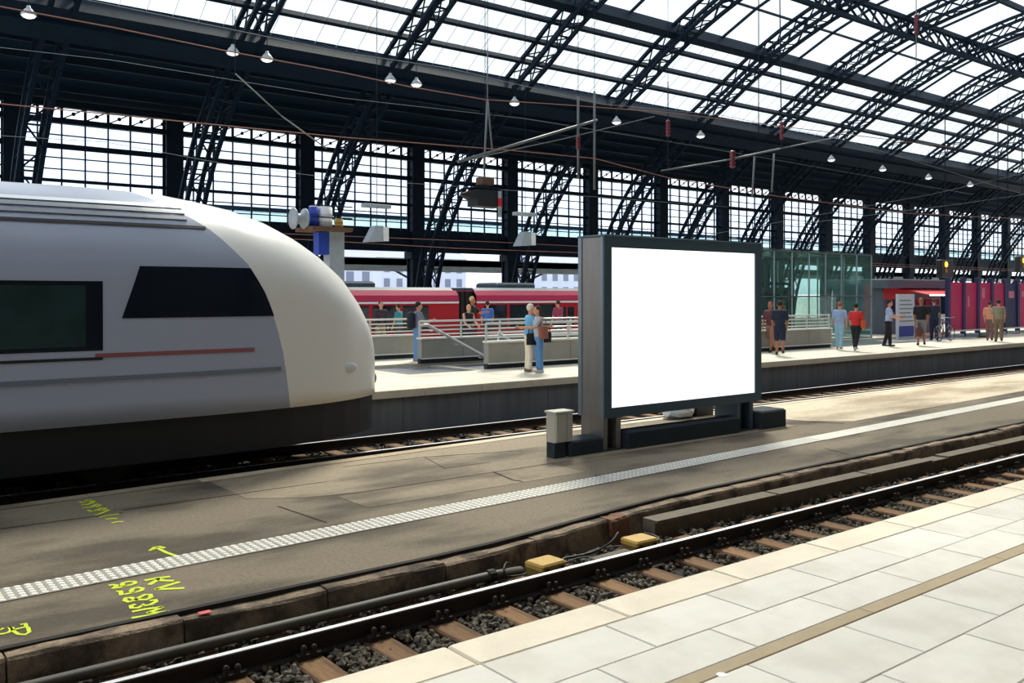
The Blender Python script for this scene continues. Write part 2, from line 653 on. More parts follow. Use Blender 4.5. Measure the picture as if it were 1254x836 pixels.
for pts, w in (([(604, 578), (628, 588), (640, 590)], 0.03), ([(955, 513), (1000, 517), (1034, 519)], 0.025),
               ([(728, 582), (748, 587)], 0.02), ([(1010, 549), (1040, 557)], 0.01), ([(340, 620), (400, 640)], 0.012),
               ([(150, 625), (300, 604), (400, 590)], 0.012), ([(0, 648), (150, 628)], 0.012), ([(420, 572), (520, 560), (640, 552)], 0.015),
               ([(520, 560), (545, 574), (600, 566)], 0.012)):
    g = MB()
    flat_ribbon(g, [PZ(u, v, ZM) for u, v in pts], w, ZM + 0.006, 0.003)
    g.build('surface_crack', 'seam', mpf)

# ------------------------------------------------------------------ far platform
FE = 16.35
g = MB()
g.box((-30, FE + 0.12, -1.0), (140, 29.6, -0.1))
fpf = struct('floor_far_platform', g, 'far_wall_concrete', 'sunlit far platform with dark concrete face and pale edge', 'floor')
g = MB()
for (a, b, c, d) in ((-30, FE + 0.5, 140, 19.3), (-30, 19.3, 11.9, 29.6), (11.9, 22.3, 140, 29.6), (45, 19.3, 140, 22.3)):
    g.box((a, b, -0.1), (c, d, 0.0))
g.build('deck', 'far_deck', fpf)
x = 0.0
fm = MB().cbox((0.006, FE, -0.16), (1.494, FE + 0.5, 0.0), 0.01).mesh('edge_slab', 'far_deck')
while x < 60:
    obj('edge_slab', fm, fpf, (x, 0, 0))
    x += 1.5
wm = MB().cbox((0.006, FE + 0.08, -1.0), (1.994, FE + 0.14, -0.165), 0.006).mesh('wall_panel', 'far_wall_concrete')
x = 0.0
while x < 60:
    obj('wall_panel', wm, fpf, (x, 0, 0))
    x += 2.0
g = MB()
g.box((-30, 34.6, -1.0), (140, 46.0, -0.05))
struct('floor_back_platform', g, 'far_deck', 'shaded platform deck behind the red train', 'floor')

# ------------------------------------------------------------------ roof: arch geometry
YC, ZC, RR = 23.0, -10.7, 33.0
BAY = 8.5
X0 = 9.0
N0, N1 = -4, 15


def arc(phi, r=RR):
    return (YC + r * math.sin(R(phi)), ZC + r * math.cos(R(phi)))


xa, xb = X0 + BAY * N0, X0 + BAY * N1
# opaque boarded lower roof (both sides)
g = MB()
prof = [arc(38.7), arc(40.5), (YC + 24.5, 14.2), (55.6, 12.75)]


def roof_sheet(mb, prof, side):
    pr = [(y if side > 0 else 2 * YC - y, z) for y, z in prof]
    rings = [[(x, y, z) for y, z in pr] + [(x, y, z + 0.18) for y, z in reversed(pr)] for x in (xa - 4, xb + 4)]
    mb.loft(rings, True, True)


roof_sheet(g, prof, 1)
ceil = struct('ceiling', g, 'roof_boards', 'dark boarded lower part of the great arched train shed roof', 'roof')
g = MB()
roof_sheet(g, prof, -1)
g.build('roof_boarding', 'roof_boards', ceil)
# boards lengthwise seams: purlins under the boarding
for fr in (0.12, 0.3, 0.48, 0.66, 0.84):
    yy = 44.6 + (55 - 44.6) * fr
    # height of sheet at yy
    def sheet_z(y):
        for (ya, za), (yb, zb) in zip(prof[:-1], prof[1:]):
            if ya <= y <= yb:
                return za + (zb - za) * (y - ya) / (yb - ya)
        return prof[-1][1]
    g = MB()
    g.box((xa - 4, yy - 0.09, sheet_z(yy) - 0.26), (xb + 4, yy + 0.09, sheet_z(yy) + 0.02))
    g.build('purlin', 'steel', ceil)
    g = MB()
    g.box((xa - 4, 46 - yy - 0.09, sheet_z(yy) - 0.26), (xb + 4, 46 - yy + 0.09, sheet_z(yy) + 0.02))
    g.build('purlin', 'steel', ceil)


def long_bar(phi, w, h, r=RR, mat='steel', name='purlin'):
    g = MB()
    y, z = arc(phi, r - h / 2)
    s, c = math.sin(R(phi)), math.cos(R(phi))
    rings = []
    for x in (xa - 4, xb + 4):
        rings.append([(x, y + c * a + s * b, z - s * a + c * b) for a, b in ((-w / 2, -h / 2), (w / 2, -h / 2), (w / 2, h / 2), (-w / 2, h / 2))])
    g.loft(rings, True, True)
    return g.build(name, mat, ceil)


ROWS = [27.4, 30.2, 33.0, 35.8, 38.6]
UP = [27.4, 21.8, 16.2, 8.1, 0.0]
for sgn in (1, -1):
    for p in ROWS[1:4]:
        long_bar(sgn * p, 0.20, 0.34)
    long_bar(sgn * 27.4, 0.55, 0.85, RR + 0.1, name='main_purlin')
    long_bar(sgn * 39.2, 0.65, 1.0, RR + 0.15, name='eaves_beam')
    long_bar(sgn * 40.6, 0.9, 0.25, RR - 0.9, name='walkway')
    long_bar(sgn * 21.8, 0.10, 0.14)
    long_bar(sgn * 8.1, 0.2, 0.4)
    # longitudinal lattice girder
    g = MB()
    lo, hi = arc(sgn * 16.2, RR - 1.6), arc(sgn * 16.2, RR - 0.1)
    g.bar((xa, lo[0], lo[1]), (xb, lo[0], lo[1]), 0.3, 0.25)
    g.bar((xa, hi[0], hi[1]), (xb, hi[0], hi[1]), 0.35, 0.3)
    n = int((xb - xa) / 1.42)
    for i in range(n):
        x = xa + i * 1.42
        g.bar((x, lo[0], lo[1]), (x + 1.42, hi[0], hi[1]), 0.11)
        g.bar((x, hi[0], hi[1]), (x + 1.42, lo[0], lo[1]), 0.11)
    g.build('lattice_girder', 'steel', ceil)
g = MB()
lo, hi = arc(0, RR - 1.6), arc(0, RR)
g.bar((xa, lo[0], lo[1]), (xb, lo[0], lo[1]), 0.3, 0.25)
g.bar((xa, hi[0], hi[1]), (xb, hi[0], hi[1]), 0.7, 0.5)
for i in range(int((xb - xa) / 1.42)):
    x = xa + i * 1.42
    g.bar((x, lo[0], lo[1]), (x + 1.42, hi[0], hi[1]), 0.1)
    g.bar((x, hi[0], hi[1]), (x + 1.42, lo[0], lo[1]), 0.1)
g.build('ridge_girder', 'steel', ceil)

# arched lattice trusses
RI, RO, HX = RR - 1.15, RR - 0.10, 0.5
PH = 72.4


def truss_meshes():
    ch = {}
    n = 72
    for key, r in (('in', RI), ('out', RO)):
        for s in (-1, 1):
            g = MB()
            rings = []
            for i in range(n + 1):
                p = -PH + 2 * PH * i / n
                ss, cc = math.sin(R(p)), math.cos(R(p))
                y, z = arc(p, r)
                rings.append([(s * HX + a, y + ss * b, z + cc * b) for a, b in ((-0.11, -0.09), (0.11, -0.09), (0.11, 0.09), (-0.11, 0.09))])
            g.loft(rings, True, True)
            ch[(key, s)] = g.mesh('chord', 'steel')
    g = MB()
    m = 62
    pt = lambda i, r, s: (s * HX, *arc(-PH + 2 * PH * i / m, r))
    for i in range(m):
        for s in (-1, 1):
            g.bar(pt(i, RI, s), pt(i + 1, RO, s), 0.065)
            g.bar(pt(i, RO, s), pt(i + 1, RI, s), 0.065)
        if i % 2 == 0:
            g.bar(pt(i, RI, -1), pt(i + 1, RI, 1), 0.07)
            g.bar(pt(i + 1, RI, 1), pt(i + 2, RI, -1), 0.07)
            g.bar(pt(i, RO, -1), pt(i, RO, 1), 0.09)
            g.bar(pt(i, RI, -1), pt(i, RI, 1), 0.09)
    return ch, g.mesh('roof_truss', 'steel')


_arc = arc


def arc(phi, r=RR):
    # the truss legs stand a little steeper than the circle
    y, z = _arc(phi, r)
    if abs(phi) > 34:
        y += math.copysign(1.7 * math.sin(math.pi * (abs(phi) - 34) / (PH + 1 - 34)), phi)
    return (y, z)


chm, lacm = truss_meshes()
arc = _arc
for n in range(N0, N1 + 1):
    t = obj('roof_truss', lacm, ceil, (X0 + BAY * n, 0, 0))
    for k in chm.values():
        obj('chord', k, t)


# roof glass
def pane_mesh(pa, pb, w, name='roof_pane'):
    ya, za = arc(pa, RR + 0.05)
    yb, zb = arc(pb, RR + 0.05)
    s, c = math.sin(R((pa + pb) / 2)), math.cos(R((pa + pb) / 2))
    g = MB()
    t = 0.02
    g.loft([[(x, ya, za), (x, yb, zb), (x, yb + s * t, zb + c * t), (x, ya + s * t, za + c * t)] for x in (0.03, w - 0.03)], True, True)
    return g


def bar_mesh(pa, pb, w, r=RR):
    g = MB()
    ya, za = arc(pa, r)
    yb, zb = arc(pb, r)
    g.bar((0, ya, za), (0, yb, zb), w, w, (1, 0, 0))
    return g


rest = MB()
NP = 7
PW = BAY / NP
lowm = [pane_mesh(ROWS[k], ROWS[k + 1], PW).mesh('roof_pane', 'roof_glass') for k in range(4)]
upm = [pane_mesh(UP[k], UP[k + 1], BAY / 2).mesh('roof_pane', 'roof_glass') for k in range(4)]


def add_rest(mb, x):
    n = len(rest.v)
    rest.v += [(v[0] + x, v[1], v[2]) for v in mb.v]
    rest.f += [tuple(n + i for i in f) for f in mb.f]
    rest.mi += [0] * len(mb.f)


bars_l, bars_d = MB(), MB()
for n in range(N0, N1):
    x0 = X0 + BAY * n
    vis = 1 <= n <= 9
    for k in range(4):
        for i in range(NP):
            if vis:
                obj('roof_pane', lowm[k], ceil, (x0 + i * PW, 0, 0))
            else:
                add_rest(pane_mesh(ROWS[k], ROWS[k + 1], PW), x0 + i * PW)
    for k in range(4):
        for i in range(2):
            if 3 <= n <= 11 and k < 2:
                obj('roof_pane', upm[k], ceil, (x0 + i * BAY / 2, 0, 0))
            else:
                add_rest(pane_mesh(UP[k], UP[k + 1], BAY / 2), x0 + i * BAY / 2)
    for k in range(4):
        for i in range(2):
            add_rest(pane_mesh(-UP[k], -UP[k + 1], BAY / 2), x0 + i * BAY / 2)
            add_rest(pane_mesh(-ROWS[k], -ROWS[k + 1], BAY / 2), x0 + i * BAY / 2)
    for i in range(1, NP):
        for sg in (1,):
            bm_ = bar_mesh(sg * ROWS[0], sg * ROWS[4], 0.022)
            m0 = len(bars_l.v)
            bars_l.v += [(v[0] + x0 + i * PW, v[1], v[2]) for v in bm_.v]
            bars_l.f += [tuple(m0 + q for q in f) for f in bm_.f]
            bars_l.mi += [0] * len(bm_.f)
    for sg in (1, -1):
        for k in range(4):
            bm_ = bar_mesh(sg * UP[k], sg * UP[k + 1], 0.14)
            m0 = len(bars_d.v)
            bars_d.v += [(v[0] + x0 + BAY / 2, v[1], v[2]) for v in bm_.v]
            bars_d.f += [tuple(m0 + q for q in f) for f in bm_.f]
            bars_d.mi += [0] * len(bm_.f)
tag(rest.build('far_roof_panes', 'roof_glass', ceil), kind='stuff')
tag(bars_l.build('glazing_bars', 'glazing_bar', ceil), kind='stuff')
tag(bars_d.build('rafter_bars', 'steel', ceil), kind='stuff')

# ------------------------------------------------------------------ far glazed wall
YW = 55.0
g = MB()
g.box((xa, YW - 0.25, 5.0), (xb, YW + 0.25, 5.25))
g.box((xa, YW - 0.10, 5.25), (xb, YW + 0.10, 6.15))
g.box((xa, YW - 0.25, 6.15), (xb, YW + 0.25, 6.4))
wall = struct('wall_far', g, 'column_paint', 'long iron beam and columns carrying the glazed side wall of the hall', 'wall')
cm = MB()
cm.box((-0.5, YW - 0.4, -1.0), (0.5, YW - 0.3, 12.6))
cm.box((-0.5, YW + 0.3, -1.0), (0.5, YW + 0.4, 12.6))
cm.box((-0.38, YW - 0.3, -1.0), (-0.3, YW + 0.3, 12.6))
cm.box((0.3, YW - 0.3, -1.0), (0.38, YW + 0.3, 12.6))
cm.box((-0.65, YW - 0.5, 4.5), (0.65, YW + 0.5, 5.0))
cm = cm.mesh('column', 'column_paint')
for n in range(N0, N1 + 1):
    obj('column', cm, wall, (X0 + BAY * n, 0, 0))
for z0, z1, nm in ((11.45, 11.75, 'frieze_beam'), (12.35, 12.75, 'eaves_beam')):
    g = MB()
    g.box((xa, YW - 0.2, z0), (xb, YW + 0.2, z1))
    g.build(nm, 'column_paint', wall)
# pierced frieze between the two
g = MB()
nb = int((xb - xa) / 1.2143 + 0.5)
for i in range(nb):
    x = xa + i * BAY / 7
    g.bar((x, YW, 11.7), (x, YW, 12.4), 0.14)
    g.bar((x, YW, 11.72), (x + BAY / 7, YW, 12.38), 0.07)
    g.ell((x + BAY / 14, YW, 12.05), (0.12, 0.06, 0.12), 6, 4)
tag(g.build('frieze_tracery', 'column_paint', wall), kind='stuff')

NR = 8
ZB0, ZB1 = 6.4, 11.45
PWW, PHH = 1.2143, (ZB1 - ZB0) / NR
wp = MB()
wp.box((0.02, YW - 0.012, 0.02), (PWW - 0.02, YW + 0.012, PHH - 0.02))
wpm = wp.mesh('pane', 'wall_glass')
fr = MB()
for i in range(1, 7):
    fr.box((i * PWW - 0.035, YW - 0.06, ZB0), (i * PWW + 0.035, YW + 0.06, ZB1))
for k in range(NR):
    tk = 0.09 if k == 3 else (0.15 if k == 6 else 0.03)
    z = ZB0 + k * PHH
    fr.box((0, YW - 0.07, z - tk), (BAY, YW + 0.07, z + tk))
frm = fr.mesh('window_frame', 'column_paint')
far = MB()
for i in range(7):
    for k in range(NR):
        far.box((i * PWW + 0.02, YW - 0.012, ZB0 + k * PHH + 0.02), ((i + 1) * PWW - 0.02, YW + 0.012, ZB0 + (k + 1) * PHH - 0.02))
farm = far.mesh('panes', 'wall_glass')
ords = ['first', 'second', 'third', 'fourth', 'fifth', 'sixth', 'seventh', 'eighth', 'ninth', 'tenth', 'eleventh', 'twelfth',
        'thirteenth', 'fourteenth', 'fifteenth', 'sixteenth', 'seventeenth', 'eighteenth', 'nineteenth', 'twentieth']
for n in range(N0, N1):
    wn_ = obj('window_%d' % (n - N0 + 1), frm, None, (X0 + BAY * n, 0, 0))
    if n >= -1:
        tag(wn_, 'gridded iron window bay of the far hall wall, %s bay from the left edge' % ords[n + 1], 'window', None, 'structure')
    else:
        tag(wn_, 'gridded iron window bay of the far hall wall left of the view, bay %s further on' % ords[-n - 2], 'window', None, 'structure')
    if -1 <= n <= 6:
        for i in range(7):
            for k in range(NR):
                obj('pane', wpm, wn_, (i * PWW, 0, ZB0 + k * PHH))
    else:
        tag(obj('pane_field', farm, wn_), kind='stuff')
    if n >= 10:
        pass

# ------------------------------------------------------------------ unseen side wall, added behind the camera to cut the fill light
pm('blocker_dark', rgb(70, 62, 58), 0.9, 0, 0.2, 2)
g = MB()
g.box((xa - 4, -9.9, -1.0), (xb + 4, -9.5, 12.8))
struct('wall_near_blocker', g, 'blocker_dark', 'unseen dark side wall added behind the viewer to cut fill light', 'wall')

# ------------------------------------------------------------------ beyond the wall: canopy, side roof, houses
g = MB()
g.box((-20, 60, 4.2), (160, 69, 4.7))
g.box((-20, 60, 3.75), (160, 60.3, 4.75))
cn = g.build('platform_canopy', 'canopy_grey')
tag(cn, 'long grey platform canopy outside seen under the iron wall beam', 'canopy')
for i in range(14):
    g = MB()
    g.box((-0.16, 64.3, -1.0), (0.16, 64.6, 4.25))
    g.bar((0, 64.45, 3.2), (0, 61.2, 4.2), 0.14)
    g.bar((0, 64.45, 3.2), (0, 67.7, 4.2), 0.14)
    g.build('canopy_post', 'steel', cn, loc=(-10 + i * 12.5, 0, 0))
sr = empty('side_roof', (0, 57, 0))
tag(sr, 'low green glass roof of the side hall behind the iron window wall', 'roof')
g = MB()
g.box((-20, 57, 6.5), (160, 57.3, 6.8))
g.box((-20, 65, 8.1), (160, 65.5, 8.5))
g.build('roof_edge', 'steel', sr, loc=(0, -57, 0))
for i in range(42):
    x = -10 + i * 4.0
    g = MB()
    g.loft([[(q, 57.2, 6.75), (q, 65, 8.15), (q, 65, 8.18), (q, 57.2, 6.78)] for q in (x + 0.08, x + 3.92)], True, True)
    g.build('glass_panel', 'green_glass', sr, loc=(0, -57, 0))
for i, (x, w, h, y) in enumerate(((16, 14, 6.8, 120), (34, 18, 8.5, 130), (56, 12, 7.4, 118), (75, 24, 9.5, 140), (104, 16, 8, 125), (128, 22, 9.6, 135), (156, 18, 8.4, 128))):
    b = empty('house', (x, y, -1))
    tag(b, 'pale hazy building far outside, ' + ords[i] + ' from the left behind the glazed wall', 'building')
    g = MB()
    g.box((0, 0, 0), (w, 10, h))
    g.build('wall', 'house_pale', b)
    g = MB()
    g.loft([[(q, -0.4, h), (q, 10.4, h), (q, 5, h + 2.4)] for q in (-0.3, w + 0.3)], True, True)
    g.build('roof', 'house_roof', b)
    wm_ = MB().box((0, -0.05, 0), (1.2, 0.02, 1.5)).mesh('window', 'house_roof')
    for k in range(int(w / 2.6)):
        for s in range(2):
            obj('window', wm_, b, (1 + k * 2.6, 0, h - 2.6 - 2.6 * s))

# ================================================================== TRACKS
def rail_profile(y, x):
    pr = [(-0.07, 0), (0.07, 0), (0.07, 0.012), (0.012, 0.03), (0.010, 0.125), (0.034, 0.138), (0.034, 0.168), (0.026, 0.172), (-0.026, 0.172),
          (-0.034, 0.168), (-0.034, 0.138), (-0.010, 0.125), (-0.012, 0.03), (-0.07, 0.012)]
    return [(x, y + a, ZS + b - 0.004) for a, b in pr]


def track(name, label, ynear, yfar, xs0, xs1, sx, spacing, clip_to, red=None):
    t = empty(name, (0, (ynear + yfar) / 2, ZS))
    off = (0, -(ynear + yfar) / 2, -ZS)
    tag(t, label, 'track', 'railway tracks')
    for y in (ynear, yfar):
        g = MB()
        g.loft([rail_profile(y, q) for q in (-30, 80)], True, True)
        r = g.build('rail', 'rail_side', t, loc=off)
        g = MB()
        g.box((-30, y - 0.027, ZS + 0.1675), (80, y + 0.027, ZS + 0.1705))
        g.build('running_surface', 'rail_top', r)
    sl = MB().cbox((-0.13, ynear - 0.55, -0.16), (0.13, yfar + 0.55, 0.0), 0.015).mesh('sleeper', 'sleeper_wood')
    clm = []
    for sg in (-1, 1):
        cl = MB()
        y = yfar + sg * 0.085
        cl.box((-0.1, y - 0.04, 0), (0.1, y + 0.04, 0.045))
        cl.lathe([(0.026, 0.03), (0.026, 0.10), (0.014, 0.115)], 6, (-0.045, y + sg * 0.015, 0))
        cl.lathe([(0.026, 0.03), (0.026, 0.09), (0.014, 0.105)], 6, (0.045, y + sg * 0.015, 0))
        clm.append(cl.mesh('rail_clip', 'clip_iron'))
    x = sx
    while x > xs0:
        x -= spacing
    x += spacing
    while x < xs1:
        s = obj('sleeper', sl, t, (x + random.uniform(-0.015, 0.015), off[1], 0), )
        if x < clip_to:
            for cm_ in clm:
                obj('rail_clip', cm_, s)
        x += spacing


track('railway_track', 'rusty track with wooden sleepers beside the bright foreground platform', 5.36, 6.84, -1, 24, 3.862, 0.645, 24)
track('railway_track', 'track in front of the far platform where the white train stands', 14.07, 15.55, 0, 40, 3.9, 0.65, -9)

# ballast stones
def stones(name, boxes, count, label, smin, smax, zbase, s0, sp):
    ico = [(0, 0, 1), (0.9, 0, 0.25), (0.2, 0.85, 0.3), (-0.8, 0.5, 0.2), (-0.7, -0.6, 0.3), (0.25, -0.9, 0.2), (0.6, 0.4, -0.6), (-0.5, 0.3, -0.7), (0.1, -0.5, -0.7)]
    fc = [(0, 1, 2), (0, 2, 3), (0, 3, 4), (0, 4, 5), (0, 5, 1), (1, 6, 2), (2, 7, 3), (2, 6, 7), (3, 7, 4), (4, 8, 5), (4, 7, 8), (5, 8, 1), (1, 8, 6), (6, 8, 7)]
    vs, fs = [], []
    for _ in range(count):
        x0, x1, y0, y1 = random.choice(boxes)
        cx = random.uniform(x0, x1)
        if abs((cx - s0 + sp / 2) % sp - sp / 2) < 0.155 and random.random() < 0.96:
            continue
        c = Vector((cx, random.uniform(y0, y1), zbase + random.uniform(0, 0.05)))
        M = Matrix.Rotation(random.uniform(0, 6.3), 3, 'Z') @ Matrix.Rotation(random.uniform(0, 6.3), 3, 'X')
        s = random.uniform(smin, smax)
        k = len(vs)
        for p in ico:
            q = M @ Vector((p[0] * s * random.uniform(0.8, 1.2), p[1] * s * random.uniform(0.7, 1.1), p[2] * s * random.uniform(0.6, 1.0)))
            vs.append(tuple(c + q))
        fs += [tuple(k + i for i in f) for f in fc]
    g = MB()
    g.v, g.f, g.mi = vs, fs, [0] * len(fs)
    o = g.build(name, 'ballast')
    tag(o, label, 'ballast', None, 'stuff')


stones('track_ballast', [(0, 4, 5.6, 7.55), (2.5, 7, 5.8, 7.6), (3, 10, 5.8, 7.7), (8, 14, 6.0, 7.8), (12, 22, 6.2, 7.9)], 11000,
       'dark loose ballast stones between the sleepers of the near track', 0.022, 0.046, -0.985, 3.862, 0.645)
stones('far_ballast', [(4, 12, 13.5, 15.9), (12, 34, 13.5, 16.1)], 3500, 'dark ballast stones along the track below the far platform', 0.03, 0.055, -0.985, 3.9, 0.65)

# pipe, ducts, yellow boxes, cables between kerb and rail
g = MB()
g.tube([(-3, 7.36, -0.86), (1.0, 7.36, -0.86), (4.0, 7.37, -0.86), (5.55, 7.40, -0.87), (5.95, 7.42, -0.9)], 0.047, 10)
pp = g.build('cable_pipe', 'pipe', None, True)
tag(pp, 'long grey cable pipe lying along the foot of the granite kerb', 'pipe')
g = MB()
g.lathe([(0.064, 5.5), (0.064, 5.58)], 10, (0, 7.4, -0.87), 'x')
g.build('pipe_collar', 'clip_iron', pp)

dx = [8.15, 10.6, 12.9, 14.8, 15.3, 17.2, 19.2, 21.4]
for i in range(len(dx) - 1):
    g = MB()
    a, b = dx[i] + 0.01, dx[i + 1] - 0.01
    ya = 7.68 - 0.006 * max(0, a - 8)
    yb = 7.68 - 0.006 * max(0, b - 8)
    top = -0.79 if i != 3 else -0.81
    rings = [[(q, y - 0.10, -1.0), (q, y + 0.10, -1.0), (q, y + 0.10, top), (q, y - 0.10, top)] for q, y in ((a, ya), (b, yb))]
    g.loft(rings, True, True)
    d = g.build('cable_duct', 'duct')
    tag(d, 'weathered concrete cable duct beside the rail, %s piece right of the yellow boxes' % ords[i], 'cable duct', 'concrete cable ducts')
    g = MB()
    rings = [[(q, y - 0.12, top), (q, y + 0.12, top), (q, y + 0.12, top + 0.035), (q, y - 0.12, top + 0.035)] for q, y in ((a + 0.02, ya), (b - 0.02, yb))]
    g.loft(rings, True, True)
    g.build('duct_lid', 'duct', d)


def ybox(u, v, label, rz):
    p = PZ(u, v, -0.80)
    o = empty('track_sensor_box', (p.x, p.y, -0.96), rz)
    tag(o, label, 'box', 'yellow boxes beside the rail')
    o.scale = (0.88, 0.88, 1.0)
    g = MB()
    g.cbox((-0.19, -0.15, 0.0), (0.19, 0.15, 0.13), 0.02)
    g.build('base', 'yellow_box_base', o)
    g = MB()
    g.cbox((-0.2, -0.16, 0.13), (0.2, 0.16, 0.19), 0.025)
    g.build('lid', 'yellow_box', o)
    for s in (-1, 1):
        g = MB()
        g.box((s * 0.12 - 0.02, -0.175, 0.06), (s * 0.12 + 0.02, -0.155, 0.15))
        g.build('latch', 'clip_iron', o)
    return p


b1 = ybox(668, 689, 'dull yellow box by the rail, left one at the pipe end', 0.05)
b2 = ybox(783, 661, 'bright yellow box by the rail, right one near the cable duct', -0.05)
g = MB()
g.cbox((-0.28, -0.06, 0), (0.28, 0.06, 0.12), 0.01)
p = PZ(748, 678, -0.85)
o = g.build('timber_offcut', 'duct', None, False, (p.x, p.y, -0.97))
o.rotation_euler.z = 0.05
tag(o, 'short grey block lying in the ballast between the yellow boxes', 'block')


def cable(label, pts, r=0.009):
    # smooth through points
    P = [Vector(q) for q in pts]
    out = []
    for i in range(len(P) - 1):
        p0, p1, p2, p3 = P[max(i - 1, 0)], P[i], P[i + 1], P[min(i + 2, len(P) - 1)]
        for k in range(6):
            t = k / 6
            out.append(0.5 * ((2 * p1) + (p2 - p0) * t + (2 * p0 - 5 * p1 + 4 * p2 - p3) * t * t + (3 * p1 - p0 - 3 * p2 + p3) * t ** 3))
    out.append(P[-1])
    o = MB().tube(out, r, 6).build('cable', 'cable', None, True)
    tag(o, label, 'cable', 'loose cables by the rail')


cz = -0.9
cable('grey cable arching from the granite kerb towards the left yellow box', [PZ(757, 652, -0.72), PZ(748, 664, -0.80), PZ(728, 675, cz), PZ(705, 681, cz), PZ(690, 684, cz), PZ(688, 690, cz)], 0.014)
cable('loop of thin cable lying right of the left yellow box', [PZ(690, 690, cz), PZ(705, 684, cz), PZ(722, 682, cz), PZ(718, 690, cz), PZ(702, 692, cz), PZ(695, 697, cz)])
cable('thin cable between the kerb and the right yellow box', [PZ(765, 668, cz), PZ(745, 670, cz), PZ(728, 673, cz), PZ(712, 680, cz)])
cable('cable curling around the right end of the right yellow box', [PZ(800, 668, cz), PZ(807, 660, -0.83), PZ(800, 655, -0.85), PZ(790, 652, cz), PZ(797, 646, cz)], 0.012)
cable('thin upright cable loop at the end of the grey pipe', [PZ(645, 703, cz), PZ(622, 705, cz), PZ(617, 697, -0.82), PZ(620, 689, -0.8), PZ(626, 690, -0.86)])

# spray marks on the service platform
def spray(label, strokes, w=0.05, mat='spray', cat='paint mark', z=ZM + 0.002):
    g = MB()
    for st in strokes:
        flat_ribbon(g, [PZ(u, v, ZM) for u, v in st], w, z, 0.003)
    o = g.build('spray_marking', mat)
    tag(o, label, cat)


def cpx(pts, x0=80, y0=650, k=180 / 1254):
    return [(x0 + a * k, y0 + b * k) for a, b in pts]


spray('yellow sprayed letters KV on the asphalt below the tactile strip', [
    cpx([(675, 425), (780, 405), (895, 392)]), cpx([(780, 408), (830, 425), (925, 428)]), cpx([(790, 408), (770, 430), (715, 462)]),
    cpx([(975, 437), (880, 465), (765, 502)]), cpx([(765, 502), (880, 496), (1015, 490)])])
spray('long yellow sprayed code 9983M beside the kerb below the letters KV', [
    cpx([(370, 468), (400, 462), (440, 465), (410, 495), (440, 488), (500, 475), (560, 462), (600, 448), (590, 434), (540, 434), (490, 446), (485, 462), (510, 474)]),
    cpx([(435, 520), (470, 515), (480, 548), (520, 540), (600, 525), (650, 510), (660, 492), (620, 484), (575, 494), (560, 515), (590, 528)]),
    cpx([(590, 585), (560, 570), (515, 575), (505, 595), (540, 608), (590, 595), (630, 570), (680, 545), (725, 545), (730, 570), (690, 588), (630, 588), (590, 585)]),
    cpx([(600, 628), (560, 640), (565, 660), (620, 658), (660, 638), (650, 628), (680, 640), (730, 630), (775, 605), (770, 590), (720, 598)]),
    cpx([(570, 692), (680, 670), (830, 650)]), cpx([(830, 650), (760, 680), (700, 702)]), cpx([(700, 702), (790, 698), (885, 690)]), cpx([(885, 690), (720, 722), (565, 745)])],
    0.042)
spray('yellow sprayed arrow on the asphalt above the tactile strip', [
    cpx([(945, 215), (860, 185), (790, 150), (735, 165)]), cpx([(720, 172), (760, 142), (800, 135), (850, 148)])], 0.04)


def cp2(pts):
    return cpx(pts, 80, 600, 90 / 1254)


spray('faded yellow sprayed code 9983M near the dark track edge', [
    cp2([(235, 205), (300, 215), (370, 190), (420, 165), (380, 170), (350, 195)]), cp2([(270, 255), (360, 250), (450, 225), (500, 190), (460, 180), (430, 215)]),
    cp2([(290, 305), (400, 300), (450, 290), (540, 240), (600, 260), (520, 290)]), cp2([(380, 345), (450, 370), (520, 350), (620, 310), (690, 312), (640, 345), (560, 350)]),
    cp2([(500, 430), (560, 420), (640, 385), (740, 345), (690, 340)]), cp2([(590, 462), (720, 430), (920, 410)]), cp2([(690, 500), (800, 490), (880, 488)]),
    cp2([(790, 565), (880, 545), (990, 540)])], 0.04)


def cp3(pts):
    return cpx(pts, 0, 740, 90 / 1254)


spray('yellow sprayed letter R cut off by the left picture edge', [
    cp3([(-120, 430), (0, 440), (60, 410)]), cp3([(-100, 520), (60, 505), (150, 480), (190, 440), (160, 385), (210, 400), (230, 460)]),
    cp3([(230, 460), (320, 515), (430, 520), (500, 480), (480, 400), (420, 395), (300, 420), (230, 440)]), cp3([(350, 350), (430, 330), (450, 390)])], 0.03)
g = MB()
flat_ribbon(g, [(q, edge_near(q) - 0.10) for q in (PZ(247, 752, ZM).x, PZ(262, 749, ZM).x)], 0.07, ZM - 0.016, 0.006)
tag(g.build('paint_spot', 'red_mark'), 'small pinkish red paint spot on the kerb stone below the code', 'paint mark')

# ================================================================== BILLBOARD
BX0, BX1, BY0, BY1, BZ0, BZ1 = 10.75, 15.08, 11.14, 11.80, -0.12, 2.985
bb = empty('billboard', (BX0, BY0, ZM))
OFF = Vector((-BX0, -BY0, -ZM))
tag(bb, 'large blank white backlit billboard with dark frame on two posts', 'billboard')


def bpart(name, mb, mat, par=bb, smooth=False):
    return mb.build(name, mat, par, smooth, OFF if par is bb else None)


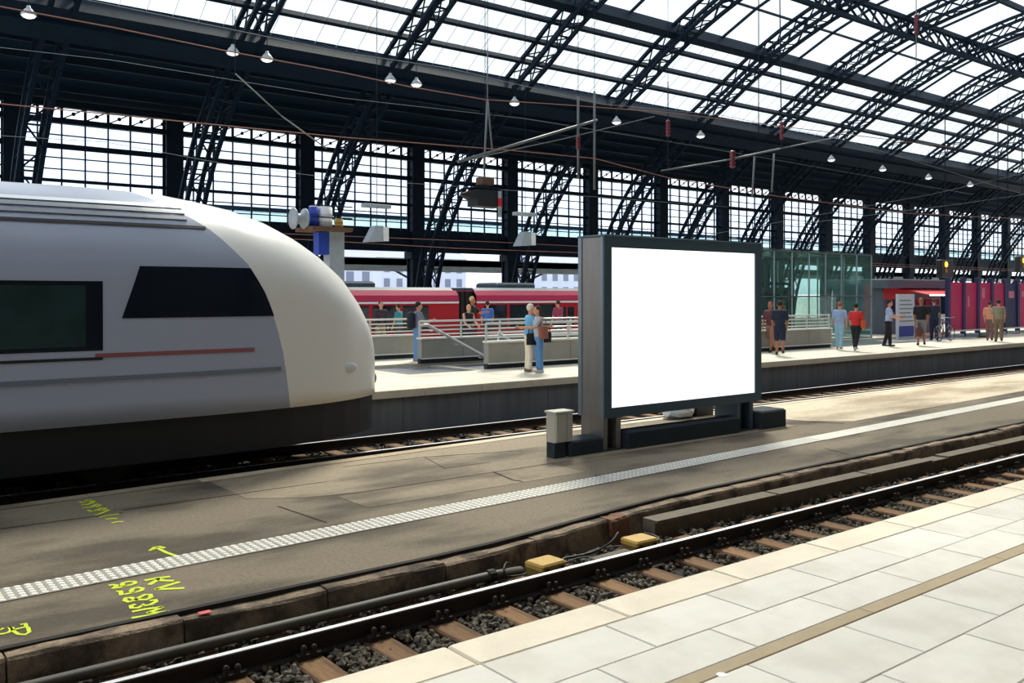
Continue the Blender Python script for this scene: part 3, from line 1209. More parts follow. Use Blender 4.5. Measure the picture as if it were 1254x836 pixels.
SX0, SX1, SZ0, SZ1 = 10.925, 14.89, 0.05, 2.80
g = MB()
g.box((BX0 + 0.05, BY0 + 0.06, BZ0 + 0.01), (BX1 - 0.05, BY1 - 0.05, BZ1 - 0.01))
bpart('housing', g, 'base_dark')
g = MB()
for a, b in (((BX0, BY0, BZ0), (SX0, BY0 + 0.08, BZ1)), ((SX1, BY0, BZ0), (BX1, BY0 + 0.08, BZ1)), ((SX0, BY0, BZ0), (SX1, BY0 + 0.08, SZ0)), ((SX0, BY0, SZ1), (SX1, BY0 + 0.08, BZ1))):
    h = MB()
    h.box(a, b)
    bpart('frame_bar', h, 'board_frame')
g = MB()
g.box((SX0 - 0.01, BY0 + 0.03, SZ0 - 0.01), (SX1 + 0.01, BY0 + 0.055, SZ1 + 0.01))
bpart('screen', g, 'screen')
for x0, x1 in ((BX0, BX0 + 0.03), (BX1 - 0.03, BX1)):
    g = MB()
    g.box((x0 + 0.008, BY0 + 0.10, BZ0), (x1 - 0.008, BY1 - 0.09, BZ1 - 0.01))
    bpart('side_panel', g, 'board_side')
for (x0, x1) in ((BX0 - 0.012, BX0 + 0.07), (BX1 - 0.07, BX1 + 0.012)):
    for (y0, y1) in ((BY0 + 0.02, BY0 + 0.1), (BY1 - 0.1, BY1)):
        g = MB()
        g.cbox((x0, y0, BZ0), (x1, y1, BZ1 + 0.004), 0.01)
        bpart('edge_profile', g, 'board_edge')
g = MB()
g.cbox((BX0 - 0.02, BY0 - 0.01, BZ1 - 0.004), (BX1 + 0.02, BY1 + 0.01, BZ1 + 0.03), 0.01)
bpart('top_cap', g, 'board_frame')
g = MB()
g.box((BX0, BY1 - 0.08, BZ0), (BX1, BY1 - 0.04, BZ1))
bpart('back_panel', g, 'board_frame')
for x0, x1 in ((BX0 + 0.0, BX0 + 0.42), (14.35, 14.85)):
    g = MB()
    g.box((x0, BY0 + 0.03, ZM), (x0 + 0.10, BY1 - 0.08, BZ0 + 0.05))
    g.box((x1 - 0.10, BY0 + 0.03, ZM), (x1, BY1 - 0.08, BZ0 + 0.05))
    g.box((x0 + 0.1, BY0 + 0.22, ZM), (x1 - 0.1, BY0 + 0.38, BZ0 + 0.05))
    bpart('post', g, 'board_side' if x0 < 12 else 'board_frame')
    g = MB()
    g.box((x0 - 0.03, BY0 - 0.01, ZM), (x1 + 0.03, BY1, ZM + 0.03))
    bpart('foot_plate', g, 'base_dark')

g = MB()
g.cbox((11.22, 11.05, ZM), (14.32, 11.40, -0.37), 0.03)
tag(g.build('ballast_plinth', 'base_dark'), 'long dark concrete plinth lying between the two billboard posts', 'plinth', 'concrete blocks under the billboard')
g = MB()
g.cbox((9.95, 11.12, ZM), (10.73, 11.6, -0.42), 0.03)
tag(g.build('ballast_block', 'base_dark'), 'dark concrete block left of the billboard carrying the grey cabinet', 'block', 'concrete blocks under the billboard')
g = MB()
g.cbox((14.92, 11.02, ZM), (15.75, 11.6, -0.32), 0.03)
tag(g.build('ballast_block', 'base_dark'), 'dark concrete block at the right foot of the billboard', 'block', 'concrete blocks under the billboard')

cb = empty('control_cabinet', (9.55, 11.12, -0.42))
tag(cb, 'small pale grey control cabinet standing on the left concrete block', 'cabinet')
g = MB()
g.cbox((0.0, 0.0, 0.0), (0.33, 0.24, 0.48), 0.012)
g.build('body', 'cabinet', cb)
g = MB()
g.box((0.015, -0.014, 0.02), (0.315, 0.0, 0.46))
d = g.build('door', 'cabinet', cb)
g = MB()
g.box((0.2, -0.018, 0.02), (0.206, -0.012, 0.46))
g.build('door_seam', 'cabinet_seam', d)
g = MB()
g.cbox((-0.02, -0.025, 0.475), (0.35, 0.26, 0.51), 0.01)
g.build('lid', 'cabinet', cb)
cb.location = (9.64, 11.13, -0.42)
cb.scale.x = 1.15
g = MB()
g.box((0.0, 0.02, -0.26), (0.2, 0.22, 0.0))
g.build('pedestal', 'base_dark', cb)

# rubbish behind the plinth
p = PZ(846, 513, ZM)
g = MB()
random.seed(4)
rings = []
for i in range(7):
    t = i / 6
    rr = 0.30 * math.sin(math.pi * (0.12 + 0.84 * t)) + 0.02
    rings.append([(0.55 * (t - 0.5) * 1.6, rr * math.cos(a) * random.uniform(0.75, 1.1), max(0.0, 0.14 + 0.62 * rr * math.sin(a) * random.uniform(0.7, 1.15))) for a in [k * 2 * math.pi / 10 for k in range(10)]])
g.loft(rings, True, True)
o = g.build('plastic_bag', 'bag_plastic', None, False, (p.x, p.y + 0.3, ZM + 0.004))
tag(o, 'crumpled white plastic bag lying behind the billboard plinth', 'bag')
p = PZ(872, 512, ZM)
g = MB()
g.cbox((-0.3, 0, 0), (0.3, 0.4, 0.34), 0.03)
g.box((-0.1, -0.01, 0.22), (0.1, 0.01, 0.26))
tag(g.build('black_case', 'black_plastic', None, False, (p.x + 0.2, p.y + 0.35, ZM + 0.004)), 'black case next to the plastic bag behind the billboard', 'case')

# ================================================================== WHITE TRAIN
TY, TW = 14.81, 1.45
TB = 0.2
XT = 8.35
tops = [(-40, 3.62), (3.2, 3.62), (4.4, 3.58), (5.4, 3.44), (6.2, 3.20), (6.9, 2.85), (7.5, 2.38), (7.95, 1.85), (8.2, 1.4), (XT, 0.85)]


def interp(tb, x):
    if x <= tb[0][0]:
        return tb[0][1]
    for (a, b), (c, d) in zip(tb[:-1], tb[1:]):
        if x <= c:
            t = (x - a) / (c - a)
            return b + (d - b) * t
    return tb[-1][1]


def thalf(x, z):
    top = interp(tops, x)
    q = max(0.0, min(1.0, (z - TB) / (top - TB)))
    s = max(0.0, (x - 4.2) / (XT - 4.2))
    W = TW * max(0.0, 1 - s ** 2.6) ** 0.62
    gq = 1.0 if q < 0.55 else max(0.0, 1 - ((q - 0.55) / 0.45) ** 2.3) ** 0.55
    tum = 1.0 - 0.02 * q
    return W * gq * tum


xc_tab = [(0.0, 6.12), (0.12, 6.08), (0.28, 6.0), (0.45, 5.86), (0.56, 5.70), (0.7, 5.42), (0.83, 4.97), (0.92, 4.5), (1.0, 3.9)]
QS = [0, 0.08, 0.18, 0.28, 0.38, 0.48, 0.55, 0.6, 0.65, 0.7, 0.75, 0.8, 0.84, 0.88, 0.91, 0.94, 0.965, 0.985, 0.995, 1.0]


def xcut(q):
    return interp(xc_tab, q)


def skin_pt(x, q, side, off=0.0):
    top = interp(tops, x)
    z = TB + (top - TB) * q
    return (x, TY + side * (thalf(x, z) + off), z + off * 0.3 * (1 if q > 0.6 else 0))


wt = empty('white_train', (0, TY, ZR))
tag(wt, 'white high speed train with rounded nose standing at the far platform', 'train')
TOFF = (0, -TY, -ZR)


def tpart(name, mb, mat, smooth=False, par=None):
    return mb.build(name, mat, par or wt, smooth, None if par else TOFF)


XB = [-34, -20, -10, -5, -2, 0, 1, 2, 3, 3.5]
for side_name, body, mat in (('body', True, 'train_white'), ('nose_cap', False, 'train_nose_lit')):
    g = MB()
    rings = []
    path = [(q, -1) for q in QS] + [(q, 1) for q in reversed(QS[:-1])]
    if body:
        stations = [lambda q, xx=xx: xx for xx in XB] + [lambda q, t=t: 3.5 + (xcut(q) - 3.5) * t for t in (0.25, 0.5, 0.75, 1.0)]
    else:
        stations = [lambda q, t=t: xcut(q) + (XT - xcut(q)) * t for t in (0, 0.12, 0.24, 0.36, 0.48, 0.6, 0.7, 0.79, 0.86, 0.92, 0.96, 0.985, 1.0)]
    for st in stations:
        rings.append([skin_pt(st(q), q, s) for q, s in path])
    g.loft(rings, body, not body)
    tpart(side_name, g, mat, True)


def patch(name, x0, x1, z0, z1, mat, off=0.006, sides=(-1, 1), clip_curve=False, nx=10, nz=4, par=None, slant=0.0):
    for s in sides:
        g = MB()
        rows_ = []
        for i in range(nx + 1):
            row = []
            for k in range(nz + 1):
                z = z0 + (z1 - z0) * k / nz
                x = x0 + (x1 - x0) * i / nx + slant * (k / nz) * (1 - i / nx)
                if clip_curve:
                    q = (z - TB) / (3.5 - TB)
                    xe = xcut(q) - 0.03
                    x = x0 + slant * (k / nz) + (min(x1, xe) - x0 - slant * (k / nz)) * i / nx
                row.append((x, TY + s * (thalf(x, z) + off), z))
            inner = [(p[0], TY + s * (abs(p[1] - TY) - off - 0.02), p[2]) for p in row]
            rows_.append(row + list(reversed(inner)))
        g.loft(rows_, True, True)
        tpart(name, g, mat, False, par)


patch('cab_window', 3.55, 9, 1.66, 2.40, 'dark_glass', 0.008, clip_curve=True, slant=0.25)
xw = 3.2
for k in range(6):
    patch('window', xw - 2.35, xw - 0.12, 1.28, 2.12, 'green_dark_glass', 0.008, nx=2)
    xw -= 2.5
patch('window_band', -33, 3.3, 1.22, 2.18, 'dark_glass', 0.004, nx=8)
patch('door', -4.3, -3.1, 0.25, 2.35, 'train_white', 0.006, nx=3)
patch('door_window', -4.1, -3.3, 1.25, 2.1, 'dark_glass', 0.01, nx=3)
patch('stripe_red', 3.2, 5.5, 1.12, 1.18, 'train_red', 0.007, nx=6)
patch('stripe_dark', -33, 3.3, 1.09, 1.13, 'train_skirt', 0.008, nx=8)
patch('stripe_grey', -33, 5.95, 0.80, 0.86, 'train_grey', 0.02, nx=60, clip_curve=False)
patch('gutter_line', -33, 4.85, 2.99, 3.03, 'train_skirt', 0.03, nx=60, nz=1)
for z0, z1, m in ((3.12, 3.17, 'train_grey'), (3.22, 3.28, 'train_grey'), (3.31, 3.36, 'train_silver')):
    patch('roof_rib', -33, 4.6, z0, z1, m, 0.035, nx=60, nz=2)
# skirt, underframe, bogies
g = MB()
rings = []
for x in (-34, -20, -10, 0, 4, 4.8, 5.6, 6.2, 6.8, 7.3, 7.7, 8.0, 8.15):
    w = max(0.05, thalf(x, 0.3) - 0.05)
    rings.append([(x, TY - w, TB + 0.02), (x, TY + w, TB + 0.02), (x, TY + w * 0.96, -0.42), (x, TY - w * 0.96, -0.42)])
g.loft(rings, True, True)
tpart('skirt', g, 'train_skirt')
for bx in (1.0, 3.5, -13, -16):
    for s in (-1, 1):
        g = MB()
        g.lathe([(0.06, -0.07), (0.42, -0.07), (0.42, 0.03), (0.46, 0.03), (0.46, 0.07), (0.06, 0.07)], 20, (bx, TY + s * 0.75, ZR + 0.425), 'y')
        tpart('wheel', g, 'clip_iron')
for s in (-1, 1):
    g = MB()
    c = (7.35, TY + s * (thalf(7.35, 0.75) + 0.0), 0.75)
    g.ell(c, (0.17, 0.04, 0.09), 12, 6)
    tpart('headlight', g, 'white_paint', True)
g = MB()
g.lathe([(0.1, 8.2), (0.12, 8.36), (0.06, 8.4)], 12, (0, TY, 0.45), 'x')
tpart('coupler_hatch', g, 'train_grey')

# ================================================================== PARAPETS, STAIRS ON FAR PLATFORM
def parapet(label, x0, x1, y, base=True, zt=0.70, mat='parapet'):
    o = empty('parapet', (x0, y, 0))
    tag(o, label, 'parapet')
    n = max(1, round((x1 - x0) / 1.5))
    w = (x1 - x0) / n
    pmh = MB().cbox((0.006, 0, 0.14), (w - 0.006, 0.22, zt), 0.006).mesh('wall_panel', mat)
    for i in range(n):
        obj('wall_panel', pmh, o, (i * w, 0, 0))
    g = MB()
    g.box((0.0, 0.05, 0.0), (x1 - x0, 0.2, 0.14))
    g.build('plinth', 'base_dark', o)
    g = MB()
    g.box((0, -0.015, 0.13), (x1 - x0, 0.0, 0.165))
    g.build('skirting', 'parapet_cap', o)
    g = MB()
    g.cbox((-0.02, -0.03, zt), (x1 - x0 + 0.02, 0.25, zt + 0.05), 0.01)
    g.build('cap', 'parapet_cap', o)
    for z in (0.84, 0.96, 1.08, 1.22):
        g = MB()
        g.tube([(0, 0.1, z), (x1 - x0, 0.1, z)], 0.028 if z > 1.2 else 0.02, 8)
        g.build('railing_bar', 'railing_steel', o, True)
    k = 0.0
    pst = MB().box((-0.025, 0.08, zt), (0.025, 0.12, 1.22)).mesh('railing_post', 'railing_steel')
    while k <= x1 - x0 + 0.01:
        obj('railing_post', pst, o, (min(k, x1 - x0 - 0.03), 0, 0))
        k += w
    return o


SX = XU(598, 19.3)
parapet('pale concrete stair parapet with steel rails behind the embracing couple', SX, 30.4, 19.3)
FX = XU(516, 22.0)
parapet('concrete parapet on the far side of the stair opening', FX, 28.5, 22.0)
parapet('shaded low parapet with rails left of the standing man', XU(330, 24.2), XU(511, 24.2), 24.2)
# stairwell steps
st = empty('staircase', (FX, 19.6, 0))
tag(st, 'stone staircase going down between the two stair parapets', 'staircase')
for i in range(12):
    g = MB()
    g.box((0.0, 0, -0.6), (0.32, 2.3, -0.04 - 0.0))
    g.build('step', 'parapet', st, loc=(0.25 + i * 0.32, 0, -0.17 * i))
hr = empty('handrail', (FX, 21.8, 0))
tag(hr, 'bright sloping handrail running down into the stair opening', 'handrail')
a, b = PY(524, 398, 21.7), PY(600, 440, 21.7)
o3 = Vector((FX, 21.8, 0))
g = MB()
g.tube([a - o3 - Vector((0.25, 0, 0)), a - o3, b - o3, b - o3 + (b - a) * 0.5], 0.045, 10)
g.build('rail', 'railing_steel', hr, True)
for t in (0.1, 0.5, 0.9):
    q = a.lerp(b, t) - o3
    g = MB()
    g.tube([q, q + Vector((0, 0.1, -0.06)), q + Vector((0, 0.26, -0.06))], 0.02, 6)
    g.build('bracket', 'railing_steel', hr)
hr2 = empty('handrail', (0, 0, 0))
tag(hr2, 'short sloping handrail left of the embracing couple behind the parapet', 'handrail')
a, b = PY(610, 407, 20.8), PY(630, 421, 20.8)
g = MB()
g.tube([a, b, b + (b - a) * 0.8], 0.04, 8)
g.build('rail', 'railing_steel', hr2, True)
g = MB()
g.tube([a, (a.x, a.y, -0.2)], 0.03, 8)
g.build('post', 'railing_steel', hr2, True)

# ================================================================== RED TRAIN
RY = 30.6
def coach(x0, x1, label):
    c = empty('red_train_coach', ((x0 + x1) / 2, RY + 1.4, -1.0))
    off = Vector((-(x0 + x1) / 2, -RY - 1.4, 1.0))
    tag(c, label, 'train', 'red regional train')
    P = lambda n, m, mat, sm=False: m.build(n, mat, c, sm, off)
    g = MB()
    prof = [(0.0, -0.55), (0.0, 1.55), (0.05, 1.95), (0.25, 2.15), (2.55, 2.15), (2.75, 1.95), (2.8, 1.55), (2.8, -0.55)]
    g.loft([[(x, RY + a, b) for a, b in prof] for x in (x0, x1)], True, True)
    P('body', g, 'regio_red')
    g = MB()
    g.loft([[(x, RY + a, b) for a, b in ((0.2, 2.1), (0.5, 2.27), (2.3, 2.27), (2.6, 2.1))] for x in (x0 + 0.1, x1 - 0.1)], True, True)
    P('roof', g, 'regio_roof')
    g = MB()
    g.box((x0, RY - 0.012, 1.62), (x1, RY + 0.05, 1.70))
    P('stripe', g, 'regio_white')
    g = MB()
    g.loft([[(x, RY + a, b) for a, b in ((-0.012, 1.72), (0.04, 1.95), (0.22, 2.13), (0.3, 2.1), (0.2, 1.72))] for x in (x0, x1)], True, True)
    P('upper_band', g, 'regio_pink')
    n = int((x1 - x0 - 0.6) / 1.35)
    for i in range(n):
        a = x0 + 0.4 + i * 1.35
        g = MB()
        if i % 5 == 3:
            g.box((a, RY - 0.02, -0.2), (a + 1.1, RY + 0.02, 1.5))
            d = P('door', g, 'regio_red')
            g = MB()
            g.box((a + 0.12, RY - 0.03, 0.5), (a + 0.5, RY - 0.018, 1.42))
            g.box((a + 0.6, RY - 0.03, 0.5), (a + 0.98, RY - 0.018, 1.42))
            g.build('pane', 'dark_glass', d)
        else:
            g.box((a, RY - 0.015, 0.52), (a + 1.19, RY + 0.02, 1.55))
            P('window', g, 'dark_glass')
    for i in range(3):
        a = x0 + 1.5 + i * (x1 - x0) / 3.2
        g = MB()
        g.cbox((a, RY + 0.6, 2.25), (a + 2.2, RY + 2.2, 2.5), 0.08)
        P('roof_unit', g, 'regio_roof')
    g = MB()
    g.box((x0 + 0.3, RY + 0.1, -0.95), (x1 - 0.3, RY + 2.7, -0.55))
    P('underframe', g, 'train_skirt')


gapx = XU(573, RY)
coach(2.0, gapx - 0.45, 'red regional train coach left of the dark coupling gap')
coach(gapx + 0.45, 44.0, 'long red regional train coach right of the dark coupling gap')
g = MB()
for i in range(7):
    g.box((gapx - 0.44 + i * 0.126, RY + 0.25 + 0.05 * (i % 2), -0.5), (gapx - 0.44 + i * 0.126 + 0.12, RY + 2.5, 2.1))
tag(g.build('coupling_bellows', 'black_plastic'), 'black folded bellows between the two red train coaches', 'bellows')

# ================================================================== GLASS PAVILION, INFO BOARD, HOARDING
gp = empty('glass_pavilion', (30.2, 22.6, 0))
tag(gp, 'large greenish glass pavilion with steel mullions on the far platform', 'pavilion')
GX, GY, GZ = 8.6, 4.2, 3.75
for (x0, y0, x1, y1, n) in ((0, 0, GX, 0, 7), (0, GY, GX, GY, 7), (0, 0, 0, GY, 3), (GX, 0, GX, GY, 3)):
    for i in range(n):
        for (z0, z1) in ((0.1, 1.9), (1.96, GZ)):
            a = Vector((x0 + (x1 - x0) * i / n, y0 + (y1 - y0) * i / n, 0))
            b = Vector((x0 + (x1 - x0) * (i + 1) / n, y0 + (y1 - y0) * (i + 1) / n, 0))
            d = (b - a).normalized()
            nn = Vector((-d.y, d.x, 0)) * 0.008
            a += d * 0.04
            b -= d * 0.04
            g = MB()
            g.loft([[a + nn + Vector((0, 0, z)), b + nn + Vector((0, 0, z)), b - nn + Vector((0, 0, z)), a - nn + Vector((0, 0, z))] for z in (z0, z1)], True, True)
            g.build('glass_pane', 'teal_glass', gp)
    for i in range(n):
        g = MB()
        q = (x0 + (x1 - x0) * i / n, y0 + (y1 - y0) * i / n)
        g.box((q[0] - 0.022, q[1] - 0.03, 0), (q[0] + 0.022, q[1] + 0.03, GZ))
        g.build('mullion', 'grey_paint', gp)
for z in (0.0, 1.88, GZ):
    g = MB()
    for a, b in (((0, -0.05), (GX, 0.05)), ((0, GY - 0.05), (GX, GY + 0.05)), ((-0.05, 0), (0.05, GY)), ((GX - 0.05, 0), (GX + 0.05, GY))):
        g.box((a[0], a[1], z), (b[0], b[1], z + 0.05))
    g.build('frame_ring', 'kiosk_grey', gp)
g = MB()
g.cbox((-0.1, -0.1, GZ + 0.05), (GX + 0.1, GY + 0.1, GZ + 0.09), 0.01)
g.build('roof', 'teal_glass', gp)
es = empty('lift_shaft', (33.6, 24.5, 0))
tag(es, 'dark steel lift shaft standing inside the glass pavilion', 'lift')
for i in range(4):
    g = MB()
    g.box((-0.08, -0.08, 0), (0.08, 0.08, 3.6))
    g.build('post', 'steel', es, loc=((i % 2) * 1.8, (i // 2) * 1.6, 0))
g = MB()
for z in (1.2, 2.4, 3.5):
    g.box((-0.08, -0.05, z), (1.88, 0.05, z + 0.12))
    g.box((-0.08, 1.55, z), (1.88, 1.65, z + 0.12))
g.build('crossbar', 'steel', es)
g = MB()
g.box((0.1, 0.1, 0.05), (1.7, 1.5, 2.3))
g.build('cabin', 'green_dark_glass', es)

p0, p1 = PZ(1102, 420, 0), PZ(1119, 420, 0)
ib = empty('info_board', (p0.x, 20.6, 0))
tag(ib, 'white upright information board with blue foot beside the glass pavilion', 'sign')
iw = XU(1120, 20.6) - XU(1100, 20.6)
ib.location.x = XU(1100, 20.6)
g = MB()
g.box((0, 0, 0.0), (iw, 0.12, 2.0))
g.build('panel', 'info_white', ib)
g = MB()
g.box((0.08, -0.012, 0.15), (iw - 0.08, 0.0, 0.6))
g.build('blue_field', 'info_blue', ib)
for i in range(6):
    g = MB()
    g.box((0.12, -0.008, 0.8 + i * 0.18), (iw - 0.12 - 0.1 * (i % 3), 0.0, 0.84 + i * 0.18))
    g.build('text_line', 'kiosk_grey', ib)

kx0, kx1 = XU(1096, 23.2), XU(1166, 23.2)
kk = empty('kiosk', (kx0, 23.2, 0))
tag(kk, 'dark red kiosk with grey roof and lit awning edge beside the hoarding', 'kiosk')
kw = kx1 - kx0
g = MB()
g.box((0, 0.6, 0), (kw, 3.4, 2.3))
g.build('body', 'kiosk_grey', kk)
g = MB()
g.cbox((-0.2, 0.2, 2.3), (kw + 0.3, 3.6, 2.75), 0.05)
g.build('roof', 'kiosk_grey', kk)
g = MB()
g.box((0, 0.55, 1.75), (kw * 0.5, 0.62, 2.3))
g.build('fascia', 'red_sign', kk)
g = MB()
g.loft([[(q, 0.55, 2.25), (q, -0.9, 1.95), (q, -0.9, 1.99), (q, 0.55, 2.29)] for q in (kw * 0.25, kw)], True, True)
g.build('awning', 'red_sign', kk)
a, b = PY(1122, 356, 22.2), PY(1160, 362, 22.2)
g = MB()
g.bar((kw * 0.28, -0.93, 1.95), (kw * 0.98, -0.93, 1.95), 0.06, 0.07)
g.build('awning_lit_edge', 'awning_edge_glow', kk)
for i in range(3):
    g = MB()
    g.box((0.4 + i * 1.8, 0.56, 0.9), (1.9 + i * 1.8, 0.6, 1.7))
    g.build('counter_window', 'dark_glass', kk)

HY = 20.4
hx0 = XU(1160, HY)
hd = empty('hoarding', (hx0, HY, 0))
tag(hd, 'tall magenta site hoarding with navy uprights along the platform', 'hoarding')
pw = 1.45
for i in range(14):
    g = MB()
    g.box((i * pw + 0.26, 0, 0.32), ((i + 1) * pw - 0.01, 0.06, 2.55))
    g.build('panel', 'magenta' if i != 4 else 'navy', hd)
    g = MB()
    g.cbox((i * pw - 0.02, -0.05, 0.0), (i * pw + 0.25, 0.1, 2.78), 0.01)
    g.build('upright', 'navy', hd)
    g = MB()
    g.cbox((i * pw + 0.45, -0.3, 0.0), (i * pw + 1.05, 0.3, 0.16), 0.03)
    g.build('foot_block', 'grey_paint', hd)
g = MB()
g.box((0, -0.06, 0.26), (14 * pw, 0.0, 0.33))
g.build('base_rail', 'parapet_cap', hd)
for (i, z, w, h) in ((1, 1.4, 0.18, 0.5), (2, 1.8, 0.3, 0.5), (4, 1.8, 0.6, 0.35), (5, 1.85, 0.6, 0.3), (6, 1.85, 0.6, 0.3), (6, 1.25, 0.6, 0.4), (7, 1.85, 0.5, 0.3)):
    g = MB()
    g.box((i * pw + 0.5, -0.01, z), (i * pw + 0.5 + w, 0.0, z + h))
    g.build('printed_patch', 'print_pale', hd)

# bicycle next to the hoarding
bk = empty('bicycle', (XU(1150, 19.0), 19.0, 0))
tag(bk, 'dark bicycle held by the dark clothed person in front of the kiosk', 'bicycle')
for xw_ in (0.0, 1.02):
    g = MB()
    g.tube([(xw_ + 0.33 * math.cos(k * math.pi / 12), 0, 0.34 + 0.33 * math.sin(k * math.pi / 12)) for k in range(25)], 0.018, 6)
    w_ = g.build('wheel', 'black_plastic', bk)
    g = MB()
    for k in range(8):
        g.bar((xw_, 0, 0.34), (xw_ + 0.32 * math.cos(k * math.pi / 4), 0, 0.34 + 0.32 * math.sin(k * math.pi / 4)), 0.006)
    g.build('spokes', 'railing_steel', w_)
g = MB()
for a, b in (((0, 0, 0.34), (0.42, 0, 0.30)), ((0.42, 0, 0.30), (0.30, 0, 0.88)), ((0, 0, 0.34), (0.32, 0, 0.78)), ((0.32, 0, 0.78), (0.86, 0, 0.82)), ((0.42, 0, 0.30), (0.88, 0, 0.74)), ((1.02, 0, 0.34), (0.85, 0, 0.95))):
    g.tube([a, b], 0.018, 6)
g.build('frame', 'navy', bk)
g = MB()
g.tube([(0.78, -0.27, 1.02), (0.87, 0, 0.98), (0.78, 0.27, 1.02)], 0.014, 6)
g.build('handlebar', 'railing_steel', bk)
g = MB()
g.ell((0.27, 0, 0.91), (0.14, 0.07, 0.03), 10, 6)
g.build('saddle', 'black_plastic', bk)

# ================================================================== OVERHEAD THINGS
def sheet_height(y):
    for (ya, za), (yb, zb) in zip(prof_[:-1], prof_[1:]):
        if ya <= y <= yb:
            return za + (zb - za) * (y - ya) / (yb - ya)
    return 13.5


prof_ = [arc(38.7), arc(40.5), (YC + 24.5, 14.2), (55.6, 12.75)]
lamps = [(35, 19), (285, 65), (327, 73), (478, 99), (510, 104), (630, 127), (755, 150), (858, 167), (1018, 196), (1081, 208), (1137, 218), (1188, 227)]
LY = 41.6
lamp0 = None
for i, (u, v) in enumerate(lamps):
    p = PY(u, v, LY)
    top = ZC + math.sqrt((RR - 0.1) ** 2 - (LY - YC) ** 2) - p.z
    if lamp0 is None:
        lamp0 = empty('pendant_lamp')
        tag(lamp0, 'small pale industrial pendant lamp hanging under the dark boarded roof', 'lamp', 'pendant lamps under the roof')
        g = MB()
        g.lathe([(0.42, 0.0), (0.40, 0.06), (0.22, 0.24), (0.12, 0.30), (0.10, 0.4)], 14)
        g.build('shade', 'lamp_grey', lamp0, True)
        g = MB()
        g.lathe([(0.12, -0.12), (0.3, -0.07), (0.38, 0.01), (0.2, 0.03)], 12)
        g.build('lens', 'lamp_lens', lamp0)
        g = MB()
        g.tube([(0, 0, 0.38), (0, 0, 1.0)], 0.025, 6)
        g.build('rod', 'steel', lamp0)
        o = lamp0
    else:
        o = copy_tree(lamp0)
    o.scale = (0.75, 0.75, 1.0)
    o['label'] = 'small pale pendant lamp under the dark boarded roof, %s from the left' % ords[i]
    o.location = p
    for ch in o.children:
        if ch.name.startswith('rod'):
            ch.location.z = 0.4
            ch.scale.z = max(0.3, (top - 0.4))
            ch.location.z = 0.4 - 0.38 * ch.scale.z


# overhead line wires (points from pixel + distance across the tracks)
def wire(label, pts, r, mat='wire_copper', name='overhead_wire', ext=8):
    P = [PY(u, v, y) for u, v, y in pts]
    d0 = (P[0] - P[1]).normalized()
    d1 = (P[-1] - P[-2]).normalized()
    P = [P[0] + d0 * ext] + P + [P[-1] + d1 * (ext + 0.1)]
    o = MB().tube(P, r * 0.62, 5).build(name, mat)
    tag(o, label, 'wire', 'overhead line wires')


wire('upper reddish overhead wire sweeping from the top left corner above the train', [(0, 8, 14.8), (140, 34, 14.8), (280, 63, 14.8), (420, 89, 14.8), (500, 106, 14.8), (594, 122, 14.8), (700, 129, 14.8), (820, 138, 14.8), (1000, 160, 14.8)], 0.018)
wire('lower reddish contact wire running just above the white train', [(0, 127, 14.8), (207, 147, 14.8), (420, 168, 14.8), (624, 184, 14.8), (728, 194, 14.8), (820, 218, 14.8), (950, 240, 14.8), (1111, 261, 14.8), (1254, 268, 14.8)], 0.016)
wire('thin grey wire crossing the dark roof from the top edge', [(107, 0, 18.5), (420, 64, 18.5), (551, 84, 18.5), (735, 127, 18.5), (883, 141, 18.5), (1028, 170, 18.5), (1140, 203, 18.5), (1234, 232, 18.5)], 0.014, 'wire_grey')
wire('thin dull wire low across the dark roof behind the train', [(0, 58, 24), (140, 74, 24), (420, 120, 24), (640, 145, 24), (860, 180, 24), (1100, 222, 24)], 0.012, 'wire_grey')
wire('thin wire above the reddish power cables along the wall beam', [(420, 289, 36), (600, 296, 36), (700, 301, 36), (960, 318, 36), (1254, 330, 36)], 0.022)
wire('lowest reddish wire in front of the iron wall beam', [(420, 296, 30), (560, 304, 30), (700, 309, 30), (960, 321, 30), (1254, 332, 30)], 0.018)
wire('fine wire in front of the gridded windows on the left', [(0, 166, 26), (130, 174, 26), (300, 205, 26), (420, 219, 26), (560, 228, 26), (730, 241, 26)], 0.012, 'wire_grey')
wire('fine wire rising to the right in front of the dark roof end', [(1108, 258, 20), (1180, 249, 20), (1254, 238, 20)], 0.016, 'wire_grey')
wire('second fine wire rising to the right in front of the dark roof end', [(1030, 258, 20), (1140, 238, 20), (1254, 212, 20)], 0.014, 'wire_grey')
wire('slack grey wire rising left above the hanging box', [(568, 197, 15.5), (620, 185, 15.5), (690, 170, 15.5), (795, 144, 15.5)], 0.02, 'wire_grey', ext=0.1)

# cross-span supports with insulators
def support(label, rods, pins=()):
    o = empty('catenary_support', (0, 0, 0))
    tag(o, label, 'support', 'overhead line supports')
    for (u0, v0, u1, v1, y, r, mat) in rods:
        g = MB()
        g.tube([PY(u0, v0, y), PY(u1, v1, y)], r * 0.65, 8)
        g.build('rod', mat, o, True)
        if abs(u0 - u1) < 3:
            q = PY(u0, min(v0, v1), y)
            g = MB()
            g.tube([q, (q.x, q.y, ZC + math.sqrt((RR - 0.6) ** 2 - (y - YC) ** 2))], 0.007, 5)
            g.build('suspension_wire', 'steel', o)
    for (u, v, y, r, l) in pins:
        p = PY(u, v, y)
        g = MB()
        g.lathe([(r * (1 if k % 2 else 0.5), -l / 2 + l * k / 10) for k in range(11)], 10, p)
        g.build('insulator', 'insulator', o, True)
    return o


